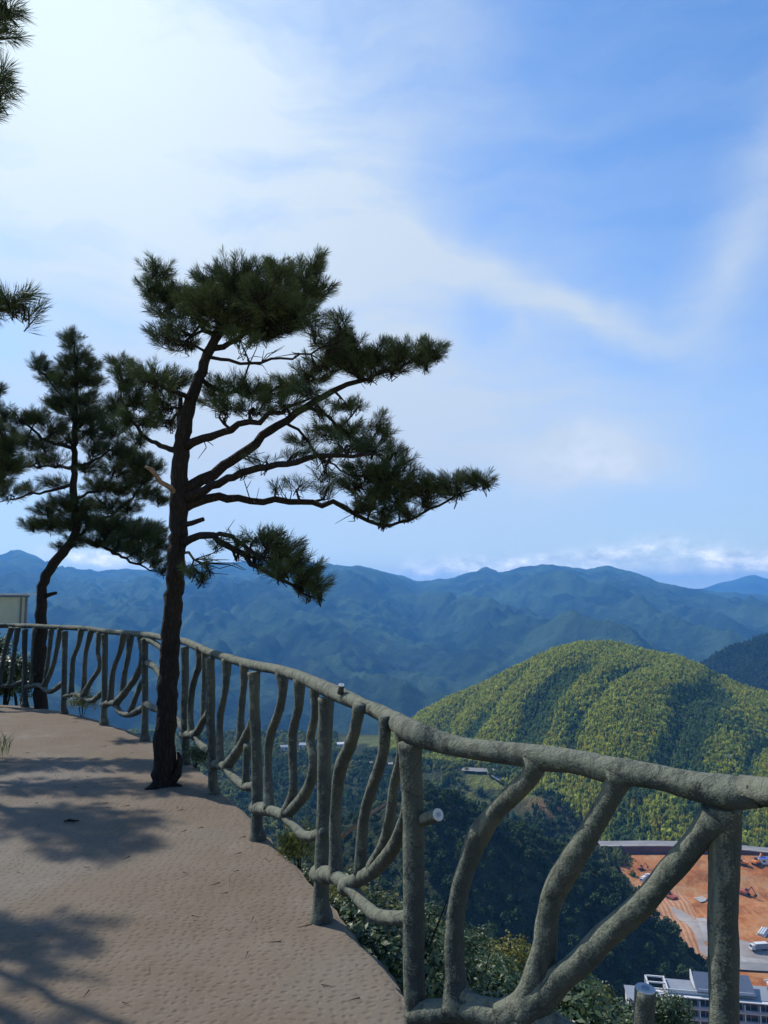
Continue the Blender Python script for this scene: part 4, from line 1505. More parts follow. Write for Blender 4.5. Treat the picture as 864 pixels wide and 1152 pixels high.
# framed pale panel beyond the railing, far left
pp = at(4, 703, 15.0)
sg = empty('panel_board', (pp.x, pp.y, pp.z - 1.6))
tag(sg, 'pale yellowish panel in a thin dark metal frame beyond the railing', 'panel')
hw = .42
mb = MB().box((0, 0, 1.88), (hw * 2, .03, .50))
mb.build('panel', M['panel'], sg)
mb = MB()
mb.box((-hw, 0, 1.05), (.035, .05, 2.2)).box((hw, 0, 1.05), (.035, .05, 2.2)).box((0, 0, 2.15), (hw * 2 + .1, .06, .035)).box((0, 0, 1.61), (hw * 2, .05, .03)).box((hw - .09, -.03, 1.88), (.02, .03, .5))
mb.build('frame', M['frame'], sg)
mb = MB().box((0, .3, 2.19), (hw * 2 + .16, .8, .03)).build('canopy', M['steel'], sg)


# ------------------------------------------------------------------ forest
def merge_trees(name, X, Y, Z, S, SZ, tint, proto_list, mat='forest', seed=1):
    """one mesh of many small trees: proto_list of (V,F) arrays"""
    rs = np.random.default_rng(seed)
    n = len(X)
    k = rs.integers(0, len(proto_list), n)
    VV, CC = [], []
    for j, (pv, pf) in enumerate(proto_list):
        m = np.where(k == j)[0]
        if len(m) == 0:
            continue
        a = rs.uniform(0, 2 * pi, len(m))
        ca, sa = np.cos(a)[:, None], np.sin(a)[:, None]
        x = (pv[None, :, 0] * ca - pv[None, :, 1] * sa) * S[m][:, None] + X[m][:, None]
        y = (pv[None, :, 0] * sa + pv[None, :, 1] * ca) * S[m][:, None] + Y[m][:, None]
        z = pv[None, :, 2] * SZ[m][:, None] + Z[m][:, None]
        VV.append(np.stack([x, y, z], -1).reshape(-1, 3))
        CC.append(np.repeat(tint[m], len(pv), axis=0))
    V = np.concatenate(VV)
    C = np.concatenate(CC)
    Fc = np.arange(len(V)).reshape(-1, 4)
    me = mesh_np(name, V, Fc, M[mat], C)
    return link(name, me)


def bamboo_proto(seed, n=26):
    rs = np.random.default_rng(seed)
    V, Fc = leaf_cloud(n, 0.62, 0.62, 0.30, rs, 0.5, lobes=4, aspect=0.6)
    V[:, 2] += 0.5
    # plume leaning over at the tip
    return V, Fc


def round_proto(seed, n=34):
    rs = np.random.default_rng(seed)
    V, Fc = leaf_cloud(n, 0.8, 0.7, 0.30, rs, 0.5, lobes=5, aspect=0.75)
    V[:, 2] += 0.55
    return V, Fc


BP = [bamboo_proto(i) for i in range(6)]
RP = [round_proto(20 + i) for i in range(6)]


def scatter(n, pxr, Yr, seed, cond=None, edge=0):
    rs = np.random.default_rng(seed)
    px = rs.uniform(*pxr, n)
    Y = np.sqrt(rs.uniform(Yr[0] ** 2, Yr[1] ** 2, n))
    X = (px - 432) / F * Y
    ok = np.ones(n, bool) if cond is None else cond(X, Y, px)
    X, Y, px = X[ok], Y[ok], px[ok]
    return X, Y, px, rs


def hill_cond(X, Y, px):
    Yb = np.interp(px, [k[0] for k in HBASE], [k[1] for k in HBASE])
    Yc = crest_interp(px, HILL, 2)
    return (Y > Yb + 6) & (Y < Yc + 35)


X, Y, px, rs = scatter(66000, (440, 990), (436, 880), 301, hill_cond)
Z = H(X, Y)
n1 = fbm(X / 70, Y / 70, 3, 310)
w = (X - 0.62 * (Y - 620)) / 62.0 + 0.7 * (fbm(X / 110, Y / 110, 2, 41) - 0.5)
ribv = np.abs(np.sin(pi * w * 0.5))
# bamboo (yellow-green) on the ribs and the crest, broadleaf (dark) in the folds and lower right; fold shade put into the tint
rib2v = np.abs(np.sin(pi * (w * 1.0 + 0.25)))
mixv = sstep(0.36, 0.58, 0.32 * ribv + 0.30 * rib2v + 0.55 * n1 - 0.15 + 0.18 * sstep(650, 800, Y) - 0.10 * sstep(720, 800, px))
isb = rs.random(len(X)) < mixv
T = np.where(isb[:, None], np.array((0.325, 0.355, 0.062)), np.array((0.11, 0.17, 0.055)))
T = T * rs.uniform(0.65, 1.35, len(X))[:, None]
T = T * np.where((rs.random(len(X)) < 0.10)[:, None], np.array((1.35, 1.05, 0.8)), 1.0)
S = np.clip(rs.lognormal(0.56, 0.36, len(X)), 0.9, 4.2)
SZ = np.where(isb, rs.uniform(3.8, 7.0, len(X)), rs.uniform(3.0, 6.0, len(X)))
o = merge_trees('hillside_forest', X, Y, Z - 0.5, S, SZ, T, BP + RP)
tag(o, 'dense yellow-green bamboo and broadleaf forest covering the rounded hill', 'forest', kind='stuff')


def valley_cond(X, Y, px):
    Yb = np.interp(px, [k[0] for k in HBASE], [k[1] for k in HBASE], left=900)
    f = field_mask(X, Y)
    dk, _, _ = poly_dist(X, Y, KN)
    rdist = np.abs(vnoise(X / 40, Y / 40, 5))
    return (Y < Yb + 10) & (f < 0.4) & (dk > 20) & ~in_poly(X, Y, SITE) & (vnoise(X / 28, Y / 28, 330) > 0.22) & ~((np.exp(-(((X - (590 - 432) / F * 560) / 48) ** 2 + ((Y - 560) / 55) ** 2) ** 2) > .4) & (vnoise(X / 9, Y / 9, 331) > .35))


X, Y, px, rs = scatter(12000, (150, 700), (395, 860), 321, valley_cond)
Z = H(X, Y)
n1 = fbm(X / 45, Y / 45, 3, 333)
T = np.where((n1 > 0.52)[:, None], np.array((0.15, 0.175, 0.045)), np.array((0.055, 0.09, 0.036))) * rs.uniform(0.65, 1.35, len(X))[:, None]
S = rs.uniform(2.0, 3.6, len(X))
o = merge_trees('valley_wood', X, Y, Z - 0.4, S, rs.uniform(3.5, 7, len(X)), T, BP + RP, seed=3)
tag(o, 'mixed green woodland between the fields on the valley floor', 'forest', kind='stuff')


def rhill_cond(X, Y, px):
    zc = crest_interp(px, RHILL, 1)
    return (zc - 0.35 * np.abs(Y - 1500)) > -215


X, Y, px, rs = scatter(7000, (770, 990), (1180, 1520), 341, rhill_cond)
Z = H(X, Y)
T = np.array((0.036, 0.055, 0.028))[None] * rs.uniform(0.6, 1.4, len(X))[:, None]
o = merge_trees('ridge_wood', X, Y, Z - 1, rs.uniform(4.5, 7.5, len(X)), rs.uniform(8, 17, len(X)), T, RP, seed=4)
tag(o, 'dark bluish woodland on the ridge at the right border behind the hill', 'forest', kind='stuff')


# knoll: individually built dark trees where they show largest, the rest as one mass
def knoll_cond(X, Y, px):
    dk, _, pk = poly_dist(X, Y, KN)
    return ((dk < 70) | (Y < 300))


X, Y, px, rs = scatter(42000, (330, 790), (100, 380), 351, knoll_cond)
dk, _, pk = poly_dist(X, Y, KN)
Z = H(X, Y)
keep = (Z > FLOOR + 1.0) & (~in_poly(X, Y, SITE) | (Z > FLOOR + 2.2))
X, Y, Z, dk = X[keep], Y[keep], Z[keep], dk[keep]
# poisson-ish thinning
sel = []
grid = {}
for i in range(len(X)):
    r = 4.0
    gx, gy = int(X[i] // r), int(Y[i] // r)
    bad = False
    for a in (-1, 0, 1):
        for c in (-1, 0, 1):
            for j in grid.get((gx + a, gy + c), ()):
                if (X[i] - X[j]) ** 2 + (Y[i] - Y[j]) ** 2 < r * r:
                    bad = True
                    break
            if bad:
                break
        if bad:
            break
    if not bad:
        grid.setdefault((gx, gy), []).append(i)
        sel.append(i)
sel = np.array(sel)
X, Y, Z, dk = X[sel], Y[sel], Z[sel], dk[sel]
kp = 432 + F * X / Y
pys = np.array([to_px((x, y, z + 4))[1] for x, y, z in zip(X, Y, Z)])
vis = (kp > 468) & (kp < 752) & (pys > 880) & (pys < 1140) & (Y < 345)
order = np.argsort(np.where(vis, Y, 1e6))
ind = order[:290]
ind = ind[vis[ind]]
rest = np.setdiff1d(np.arange(len(X)), ind)
KP = []
for i in range(6):
    r_ = np.random.default_rng(400 + i)
    V, Fc = leaf_cloud(330, 0.95, 0.9, 0.14, r_, 0.3, lobes=9, aspect=0.75)
    V[:, 2] += 0.95
    KP.append(mesh_np('knoll_tree', V, Fc, M['darkleaf']))
for c, i in enumerate(ind):
    o = link('broadleaf_tree', KP[int(rs.integers(6))])
    o.location = (X[i], Y[i], Z[i] - 0.4)
    s = rs.uniform(2.3, 4.2)
    o.scale = (s, s, s * rs.uniform(.85, 1.35))
    o.rotation_euler = (0, 0, rs.uniform(0, 6.28))
    tag(o, 'dark broadleaf tree packed among others on the shaded knoll beside the earthworks', 'tree', 'dark trees packed on the shaded knoll')
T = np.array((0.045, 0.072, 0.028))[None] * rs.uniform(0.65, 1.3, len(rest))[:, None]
sunny = (X[rest] > 70) & (Y[rest] > 318)  # flank on the sunlit side, its sunlight put into the tint below
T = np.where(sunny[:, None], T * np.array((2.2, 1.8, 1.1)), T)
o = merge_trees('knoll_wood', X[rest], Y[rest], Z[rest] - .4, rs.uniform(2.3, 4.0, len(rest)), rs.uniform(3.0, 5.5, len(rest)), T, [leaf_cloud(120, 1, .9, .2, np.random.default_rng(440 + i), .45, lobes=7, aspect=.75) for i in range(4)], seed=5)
tag(o, 'dark broadleaf wood over the back and far side of the knoll', 'forest', kind='stuff')


# sunlit trees hiding the end of the far wall
M['sunleaf'] = mat_leaf('sunlit_leaves', (0.07, 0.095, 0.03), (0.12, 0.14, 0.045), 0.75, 0.35, 0.06)  # lit version of the dark leaf colour, sunlight put into the tone
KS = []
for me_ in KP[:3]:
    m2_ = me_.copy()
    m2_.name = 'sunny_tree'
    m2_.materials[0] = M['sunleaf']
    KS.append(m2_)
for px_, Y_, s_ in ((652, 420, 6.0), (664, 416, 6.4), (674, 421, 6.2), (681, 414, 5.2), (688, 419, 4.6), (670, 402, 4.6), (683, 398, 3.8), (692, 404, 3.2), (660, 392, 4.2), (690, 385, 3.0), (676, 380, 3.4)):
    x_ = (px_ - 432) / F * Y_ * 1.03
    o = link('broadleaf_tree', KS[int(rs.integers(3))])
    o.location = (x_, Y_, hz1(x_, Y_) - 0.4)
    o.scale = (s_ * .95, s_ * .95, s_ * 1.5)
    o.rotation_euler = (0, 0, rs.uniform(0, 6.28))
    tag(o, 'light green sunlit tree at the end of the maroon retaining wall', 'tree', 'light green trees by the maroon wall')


# ------------------------------------------------------------------ construction site in the valley
def sheet(name, pts, mat, dz, kind='structure', res=6.0, label=None):
    """flat ground patch of a polygon (x, y) laid dz above the floor"""
    mb = MB()
    mb.poly([(x, y, FLOOR + dz) for x, y in pts])
    o = mb.build(name, M[mat])
    tag(o, kind=kind)
    return o


def site_ground():
    n = 150
    xs = np.linspace(60, 470, n)
    ys = np.linspace(190, 437, n)
    Xg, Yg = np.meshgrid(xs, ys)
    hm = 9.0 * np.maximum(fbm(Xg / 38, Yg / 30, 4, 500) - 0.45, -0.08) * sstep(310, 345, Yg) + 8.0 * sstep(380, 424, Yg)
    lv = FLOOR + 1.4 + hm - 0.0
    V = np.stack([Xg, Yg, lv], -1).reshape(-1, 3)
    idx = np.arange(n * n).reshape(n, n)
    Fc = np.stack([idx[:-1, :-1], idx[:-1, 1:], idx[1:, 1:], idx[1:, :-1]], -1).reshape(-1, 4)
    cen = V[Fc].mean(1)
    Fc = Fc[in_poly(cen[:, 0], cen[:, 1], [(62, 262), (70, 200), (300, 195), (465, 300), (460, 424), (130, 424.5), (122, 412), (103, 330), (84, 296)])]
    tag(link('earthworks_ground', mesh_np('earthworks_ground', V, Fc, M['earth'], None, True)), kind='structure')

    def hgt(x, y):
        fx = np.clip((x - 60) / 410 * (n - 1), 0, n - 1.001)
        fy = np.clip((y - 190) / 247 * (n - 1), 0, n - 1.001)
        i, j = int(fy), int(fx)
        a, b = fy - i, fx - j
        return float((lv[i, j] * (1 - b) + lv[i, j + 1] * b) * (1 - a) + (lv[i + 1, j] * (1 - b) + lv[i + 1, j + 1] * b) * a)
    return hgt


SH_ = site_ground()


def spx(px, py):
    """site point seen at a photo pixel"""
    z = FLOOR + 1.4
    for _ in range(6):
        g = ground(px, py, z)
        z = SH_(g.x, g.y)
    return g.x, g.y


def ribbon(name, pxs, width, mat, dz, kind='structure', uv=False):
    """strip of road following site points given as photo pixels"""
    P = [spx(*q) for q in pxs]
    S = np.array(spline([(x, y, 0) for x, y in P], 3.0))[:, :2]
    t = np.gradient(S, axis=0)
    t /= np.linalg.norm(t, axis=1)[:, None]
    nr = np.stack([-t[:, 1], t[:, 0]], -1)
    m = 7
    V, C = [], []
    for k in range(m):
        u = k / (m - 1)
        q = S + nr * (u - 0.5) * width
        V.append(np.c_[q, [SH_(*a) + dz for a in q]])
        C.append(np.c_[np.full(len(S), u), np.linspace(0, 1, len(S)), np.zeros(len(S))])
    V = np.concatenate(V)
    C = np.concatenate(C)
    L = len(S)
    idx = np.arange(m * L).reshape(m, L)
    Fc = np.stack([idx[:-1, :-1], idx[1:, :-1], idx[1:, 1:], idx[:-1, 1:]], -1).reshape(-1, 4)[:, ::-1]
    tag(link(name, mesh_np(name, V, Fc, M[mat], C, True)), kind=kind)


def patch(name, pxs, mat, dz):
    P = [spx(*q) for q in pxs]
    S = spline([(x, y, 0) for x, y in P + [P[0]]], 1.5)[:-1]
    c = np.mean([s[:2] for s in S], axis=0)
    V = [(c[0], c[1], SH_(*c) + dz)]
    rings = 8
    n = len(S)
    for k in range(1, rings + 1):
        for s in S:
            q = c + (s[:2] - c) * k / rings
            V.append((q[0], q[1], SH_(*q) + dz))
    mb = MB()
    mb.v = V
    for i in range(n):
        mb.f.append([0, 1 + i, 1 + (i + 1) % n])
    for k in range(rings - 1):
        for i in range(n):
            a, b = 1 + k * n + i, 1 + k * n + (i + 1) % n
            mb.f.append([a, a + n, b + n, b])
    o = mb.build(name, M[mat], None, True)
    tag(o, kind='structure')


ribbon('haul_road', [(738, 1000), (752, 1030), (766, 1055), (770, 1075), (745, 1092), (705, 1112)], 24, 'tracks', 0.25)
patch('gravel_ground', [(752, 1020), (778, 1032), (800, 1050), (830, 1064), (864, 1075), (900, 1078), (864, 1088), (810, 1082), (788, 1072), (782, 1052)], 'gravel', 0.4)
patch('wet_patch_ground', [(783, 1034), (797, 1037), (800, 1058), (793, 1058), (788, 1046)], 'puddle', 0.55)
patch('chalky_ground', [(780, 1011), (789, 1009), (795, 1013), (788, 1016)], 'puddle', 0.5)
patch('pale_ground', [(795, 1072), (850, 1080), (900, 1082), (900, 1088), (850, 1086), (800, 1080)], 'puddle', 0.6)
ribbon('road', [(640, 1150), (690, 1130), (720, 1112), (748, 1098), (772, 1089), (800, 1086), (840, 1089), (900, 1092)], 6.0, 'road', 0.7)
# kerb / parapet of that road
# far retaining wall with road on top
def far_wall():
    top = [(676, 951.2), (686, 951.5), (740, 951), (764, 951.5), (800, 953), (840, 956), (870, 959), (960, 966), (1100, 972)]
    P = []
    for a, b in top:
        q = at(a, b, 426 - 10 * sstep(780, 1000, a))
        P.append(q)
    S = [Vector(s) for s in spline([tuple(p) for p in P], 6)]
    o = empty('retaining_wall', tuple(S[len(S) // 2]))
    tag(o, 'long maroon retaining wall with pale cap along the far edge of the earthworks', 'wall')
    O = S[len(S) // 2]
    mb, cp = MB(), MB()
    for a, b in zip(S[:-1], S[1:]):
        h = Vector((0, 0, 9))
        back = Vector((0, 1.2, 0))
        mb.prism([a - O - h, b - O - h, b - O - Vector((0, 0, .5)), a - O - Vector((0, 0, .5))], back)
        f = Vector((0, -.5, 0))
        cp.prism([a - O - Vector((0, 0, .49)) + f, b - O - Vector((0, 0, .49)) + f, b - O + f, a - O + f], Vector((0, 2.2, 0)))
    mb.build('wall', M['maroon'], o)
    cp.build('cap', M['gravel'], o)
    rd = MB()
    for a, b in zip(S[:-1], S[1:]):
        rd.poly([a + Vector((0, 1.7, -.3)), b + Vector((0, 1.7, -.3)), b + Vector((0, 9, -.3)), a + Vector((0, 9, -.3))])
    tag(rd.build('ridge_road', M['road']), kind='structure')


far_wall()


def excavator(px, py, rz, s, label, mat='orange'):
    x, y = spx(px, py)
    r = empty('excavator', (x, y, SH_(x, y)), rz)
    r.scale = (s, s, s)
    tag(r, label, 'excavator', 'diggers on the earthworks')
    for k in (-1, 1):
        mb = MB()
        mb.prism([(-1.9, k * 1.1 - .3, .15), (1.9, k * 1.1 - .3, .15), (2.3, k * 1.1 - .3, .55), (1.9, k * 1.1 - .3, .95), (-1.9, k * 1.1 - .3, .95), (-2.3, k * 1.1 - .3, .55)], (0, .6, 0))
        mb.build('track', M['black'], r)
    mb = MB()
    mb.prism([(-2.4, -1.3, 1.1), (1.4, -1.3, 1.1), (1.4, -1.3, 1.9), (-1.2, -1.3, 2.1), (-2.4, -1.3, 1.9)], (0, 2.6, 0))
    mb.cyl((0, 0, .5), (0, 0, 1.12), .8)
    mb.build('body', M[mat], r)
    mb = MB()
    mb.prism([(.1, .1, 1.9), (1.4, .1, 1.9), (1.3, .1, 3.0), (.2, .1, 3.1)], (0, 1.15, 0))
    mb.build('cab', M['glassdark'], r)
    mb = MB()
    mb.prism([(1.0, -.5, 1.5), (1.5, -.5, 1.5), (3.6, -.5, 4.6), (3.3, -.5, 5.0)], (0, .45, 0))
    mb.prism([(3.2, -.45, 4.9), (3.7, -.45, 4.9), (5.6, -.45, 2.0), (5.2, -.45, 1.9)], (0, .35, 0))
    mb.build('boom', M[mat], r)
    mb = MB()
    mb.prism([(5.1, -.8, 2.0), (5.8, -.8, 1.9), (5.7, -.8, .9), (5.0, -.8, .8), (4.7, -.8, 1.2)], (0, 1.1, 0))
    mb.build('bucket', M['black'], r)


excavator(836, 973, 2.6, 1.0, 'orange excavator by the far wall just right of the thick railing post')
excavator(851, 972, 0.5, 1.05, 'rightmost orange excavator at the foot of the far wall')
excavator(838, 1007, -0.9, 1.0, 'dark orange excavator in the middle of the earthworks', 'redrust')
excavator(756, 1012, 1.9, 1.1, 'red-brown excavator on the slope behind the thick diagonal railing branch', 'redrust')
excavator(721, 977, 0.2, .7, 'small dark digger near the left end of the far wall', 'redrust')


def truck(px, py, rz, s, label, group=None, cargo='white'):
    x, y = spx(px, py)
    r = empty('lorry', (x, y, SH_(x, y) + .4), rz)
    r.scale = (s, s, s)
    tag(r, label, 'lorry', group)
    mb = MB().box((0.9, 0, 2.1), (6.2, 2.4, 2.3))
    mb.build('cargo_box', M[cargo], r)
    mb = MB().box((.9, 0, 3.30), (6.3, 2.5, .1))
    mb.build('box_top', M['white'], r)
    mb = MB().prism([(-4.3, -1.15, .7), (-2.4, -1.15, .7), (-2.4, -1.15, 2.8), (-3.7, -1.15, 2.8), (-4.3, -1.15, 1.7)], (0, 2.3, 0))
    mb.build('cab', M['white'], r)
    mb = MB().prism([(-4.36, -1.0, 1.75), (-3.76, -1.0, 2.7), (-3.70, -1.0, 2.66), (-4.30, -1.0, 1.72)], (0, 2.0, 0))
    mb.build('windscreen', M['glassdark'], r)
    MB().box((0.2, 0, .78), (8.2, 1.0, .25)).build('chassis', M['black'], r)
    for wx in (-3.3, 1.8, 3.1):
        for k in (-1, 1):
            MB().cyl((wx, k * .75, .5), (wx, k * 1.15, .5), .5, 14).build('wheel', M['black'], r)


truck(854, 1070, 0.12, .85, 'white box lorry with grey sides parked on the gravel', None, 'tile')
truck(724, 991, 0.8, .62, 'small white lorry near the left edge of the earthworks', 'small white lorries on the earthworks')
truck(731, 989, -0.5, .62, 'second small white lorry beside the one at the left edge of the earthworks', 'small white lorries on the earthworks')
x, y = spx(862, 1052)
r = empty('stacked_pipes', (x, y, SH_(x, y)), .9)
tag(r, 'stack of white pipes at the right border above the box lorry', 'pipes')
for k in range(4):
    MB().cyl((-4, k * .9, .45), (4, k * .9, .45), .42, 10).build('pipe', M['white'], r)
for k in range(3):
    MB().cyl((-4, .45 + k * .9, 1.2), (4, .45 + k * .9, 1.2), .42, 10).build('pipe', M['white'], r)
x, y = spx(862, 971)
r = empty('site_cabin', (x, y, SH_(x, y)), -.1)
tag(r, 'blue-roofed site cabin at the right border under the far wall', 'cabin')
MB().box((0, 0, 1.3), (7, 3, 2.6)).build('wall', M['white'], r)
MB().prism([(-3.7, -1.7, 2.6), (-3.7, 1.7, 2.6), (-3.7, 0, 3.5)], (7.4, 0, 0)).build('roof', M['blue'], r)
MB().box((1.5, -1.52, 1.1), (.9, .06, 2.0)).build('door', M['slate'], r)
MB().box((-1.5, -1.52, 1.5), (1.4, .06, .9)).build('window', M['glassdark'], r)


# ------------------------------------------------------------------ building at the lower right
def big_building():
    c = at(752, 1119, 250)
    roofz = c.z
    gz = FLOOR - 2
    rz = R(-10)
    r = empty('apartment_block', (c.x, c.y, gz), rz)
    tag(r, 'pale multi-storey block with banded balconies and slate blue roof in the lower right corner', 'building')
    h = roofz - gz
    Lx, Dy = 62.0, 9.0
    sh = 3.1
    MB().box((Lx / 2, Dy / 2 + .8, h / 2), (Lx, Dy, h)).build('wall', M['pale'], r)
    nst = int(h // sh)
    for k in range(nst + 1):
        z = h - k * sh
        if z < .5:
            break
        MB().box((Lx / 2, .1, z - .12), (Lx + .6, 1.8, .28)).build('balcony_slab', M['white'], r)
    for k in range(min(4, nst)):
        z = h - k * sh - 1.65
        MB().box((Lx / 2, -.72, z - 1.12), (Lx + .4, .1, .5)).build('balcony_rail', M['pale'], r)
        for q in range(14):
            x = 1.6 + q * 4.3
            wo = MB().box((x + .6, .78, z - .05), (3.9, .1, 2.25)).build('window', M['glassdark'], r)
            if k < 2 and q < 8:
                MB().box((x + .6, .70, z - .05), (.1, .08, 2.25)).box((x + .6, .70, z + 1.1), (3.9, .08, .1)).build('frame', M['white'], wo)
    for q in range(15):
        x = .3 + q * 4.3
        MB().box((x, -.55, h / 2 - .3), (.35, .35, h - 1.0)).build('column', M['white'], r)
    # roof deck, parapet
    MB().box((Lx / 2, Dy / 2 + .8, h + .12), (Lx + .4, Dy + .3, .2)).build('roof', M['tile'], r)
    MB().box((6, 1.0, h + .75), (12, .25, 1.1)).box((.1, 5, h + .75), (.25, 8.2, 1.1)).build('parapet', M['white'], r)
    # open frame at the left end
    fr = MB()
    for yy in (1.0, 5, 9):
        fr.box((-5.4, yy, h / 2 + .6), (.5, .5, h + 1.2)).box((-2.6, yy, h + 1.0), (6.0, .4, .4))
    fr.box((-5.4, 5, h + 1.0), (.4, 7.6, .38)).box((-2.8, 5, h - 3), (5.2, 8, .3)).box((-2.8, 5, h - 6.1), (5.2, 8, .3)).box((-2.8, 5, h - 9.2), (5.2, 8, .3))
    fr.build('open_frame', M['white'], r)
    # stair tower with slate mono-pitch roof and white gable
    tw = MB().box((17, 5, h + .9), (16, 7, 1.6)).build('stair_tower', M['pale'], r)
    MB().prism([(8.6, .4, h + 1.4), (8.6, 9.2, h + 3.4), (8.6, 9.2, h + 3.1), (8.6, .4, h + 1.1)], (17, 0, 0)).build('tower_roof', M['slate'], tw)
    MB().prism([(8.5, 3.0, h + 1.2), (8.5, 9.2, h + 1.2), (8.5, 9.2, h + 4.0)], (-.35, 0, 0)).build('gable', M['white'], tw)
    # slate roof and pergola fins on the right part
    MB().prism([(30, .2, h + .3), (30, 6, h + 1.8), (30, 6, h + 1.5), (30, .2, h)], (31.5, 0, 0)).build('slate_roof', M['slate'], r)
    for k in range(18):
        MB().box((31 + k * 1.7, 7.9, h + 2.0), (.35, 3.6, .5)).build('pergola_fin', M['white'], r)
    MB().box((46, 6.4, h + 2.35), (31.5, .3, .3)).box((46, 9.4, h + 2.35), (31.5, .3, .3)).build('pergola_beam', M['white'], r)
    # ground bay on the left
    # small annex
    an = empty('annex_house', tuple(at(742, 1126, 256)), rz)
    an.location.z = FLOOR + 1.5
    tag(an, 'low white flat-roofed annex left of the banded block', 'building')
    hh = at(742, 1126, 256).z - FLOOR - 1.5
    hh = max(3.0, abs(hh))
    MB().box((-6, 3, hh / 2), (7, 9, hh)).build('wall', M['white'], an)
    MB().box((-6, 3, hh + .15), (7.6, 9.6, .3)).build('roof', M['tile'], an)
    for k in range(2):
        MB().box((-7.6 + 3 * k, -1.53, hh * .55), (1.3, .08, 1.4)).build('window', M['glassdark'], an)


big_building()


# ------------------------------------------------------------------ pylon, farm sheds, valley road
def pylon():
    y = 560
    p = at(820, 884, y)
    z = hz1(p.x, p.y)
    topz = at(820, 850, y).z
    r = empty('power_pylon', (p.x, p.y, z))
    tag(r, 'pale lattice power pylon on the hill just above the railing', 'pylon')
    h = topz - z
    mb = MB()
    w0, w1 = 2.2, .5
    lv = 9
    cs = []
    for k in range(lv + 1):
        t = k / lv
        w = w0 + (w1 - w0) * min(1, t * 1.25)
        cs.append([Vector((sx * w, sy * w, t * h)) for sx, sy in ((-1, -1), (1, -1), (1, 1), (-1, 1))])
    for k in range(lv):
        for q in range(4):
            mb.cyl(cs[k][q], cs[k + 1][q], .22, 5)
            mb.cyl(cs[k][q], cs[k + 1][(q + 1) % 4], .11, 4)
            mb.cyl(cs[k][(q + 1) % 4], cs[k + 1][q], .11, 4)
    mb.build('lattice', M['steel'], r)
    for t, w in ((.98, 3.2), (.84, 4.0), (.70, 3.4)):
        mb = MB().prism([(-w, 0, t * h), (-.4, -.4, t * h + .5), (.4, -.4, t * h + .5), (w, 0, t * h), (.4, -.4, t * h - .4), (-.4, -.4, t * h - .4)], (0, .5, 0))
        mb.build('cross_arm', M['steel'], r)


pylon()


def shed(px, py, Y, L, W, h, rz, label, roof='tile'):
    p = at(px, py, Y)
    z = hz1(p.x, p.y)
    z = max(z, p.z - h)
    r = empty('farm_shed', (p.x, p.y, z - .5), rz)
    tag(r, label, 'shed', 'pale sheds on the valley floor')
    MB().box((0, 0, h / 2), (L, W, h)).build('wall', M['white'], r)
    MB().prism([(-L / 2 - .4, -W / 2 - .4, h), (-L / 2 - .4, W / 2 + .4, h), (-L / 2 - .4, 0, h + W * .22)], (L + .8, 0, 0)).build('roof', M[roof], r)
    for k in range(3):
        MB().box((-L / 2 + (k + .5) * L / 3, -W / 2 - .03, h * .5), (L / 6, .08, h * .4)).build('window', M['glassdark'], r)


shed(322, 839, 735, 10, 6, 3.6, .1, 'white long shed among trees left of the middle railing post')
shed(344, 839, 738, 11, 7, 4.0, -.2, 'blue-grey roofed shed just left of a railing upright on the valley floor')
shed(383, 838, 740, 8, 6, 3.6, .2, 'pale shed on the valley floor right of the middle railing post', 'white')


def drape(name, pxy, width, mat, dz=.5):
    P = []
    for a, b in pxy:
        d = ray(a, b)
        # march the ray to the ground
        k = 300.0
        while k < 1500:
            q = d * k
            if EYE + q.z <= hz1(q.x, q.y):
                break
            k += 4
        P.append((q.x, q.y, 0))
    S = np.array(spline(P, 6.0))[:, :2]
    t = np.gradient(S, axis=0)
    t /= np.linalg.norm(t, axis=1)[:, None] + 1e-9
    nr = np.stack([-t[:, 1], t[:, 0]], -1)
    a, b = S + nr * width / 2, S - nr * width / 2
    V = np.r_[np.c_[a, H(a[:, 0], a[:, 1]) + dz], np.c_[b, H(b[:, 0], b[:, 1]) + dz]]
    n = len(S)
    i = np.arange(n - 1)
    Fc = np.stack([i, n + i, n + i + 1, i + 1], -1)[:, ::-1]
    tag(link(name, mesh_np(name, V, Fc, M[mat], None, True)), kind='structure')


drape('valley_road', [(520, 868), (538, 870), (556, 871), (570, 870), (584, 869)], 6, 'trail', 2.0)
drape('valley_lane', [(548, 871), (556, 876), (562, 880), (568, 882)], 4.5, 'trail', 2.0)
drape('farm_track', [(400, 858), (425, 862), (450, 860), (470, 866)], 4.5, 'trail', 1.0)

# ------------------------------------------------------------------ air
HAZE_D = 1.2e-4
mb = MB().box((0, 6500, 0), (40000, 24000, 0))
V = []
x0, x1, y0, y1, z0, z1 = -17500, 17500, -60, 17300, -424, 372
mb = MB()
mb.v = [(x0, y0, z0), (x1, y0, z0), (x1, y1, z0), (x0, y1, z0), (x0, y0, z1), (x1, y0, z1), (x1, y1, z1), (x0, y1, z1)]
mb.f = [[3, 2, 1, 0], [4, 5, 6, 7], [0, 1, 5, 4], [1, 2, 6, 5], [2, 3, 7, 6], [3, 0, 4, 7]]
hm = bpy.data.materials.new('haze_air')
hm.use_nodes = True
nt = hm.node_tree
nt.nodes.clear()
out = nt.nodes.new('ShaderNodeOutputMaterial')
pv = nt.nodes.new('ShaderNodeVolumePrincipled')
pv.inputs['Color'].default_value = (0.15, 0.47, 1.0, 1)
pv.inputs['Density'].default_value = HAZE_D
pv.inputs['Anisotropy'].default_value = 0.15
nt.links.new(pv.outputs[0], out.inputs['Volume'])
o = mb.build('haze', hm)
tag(o, kind='stuff')


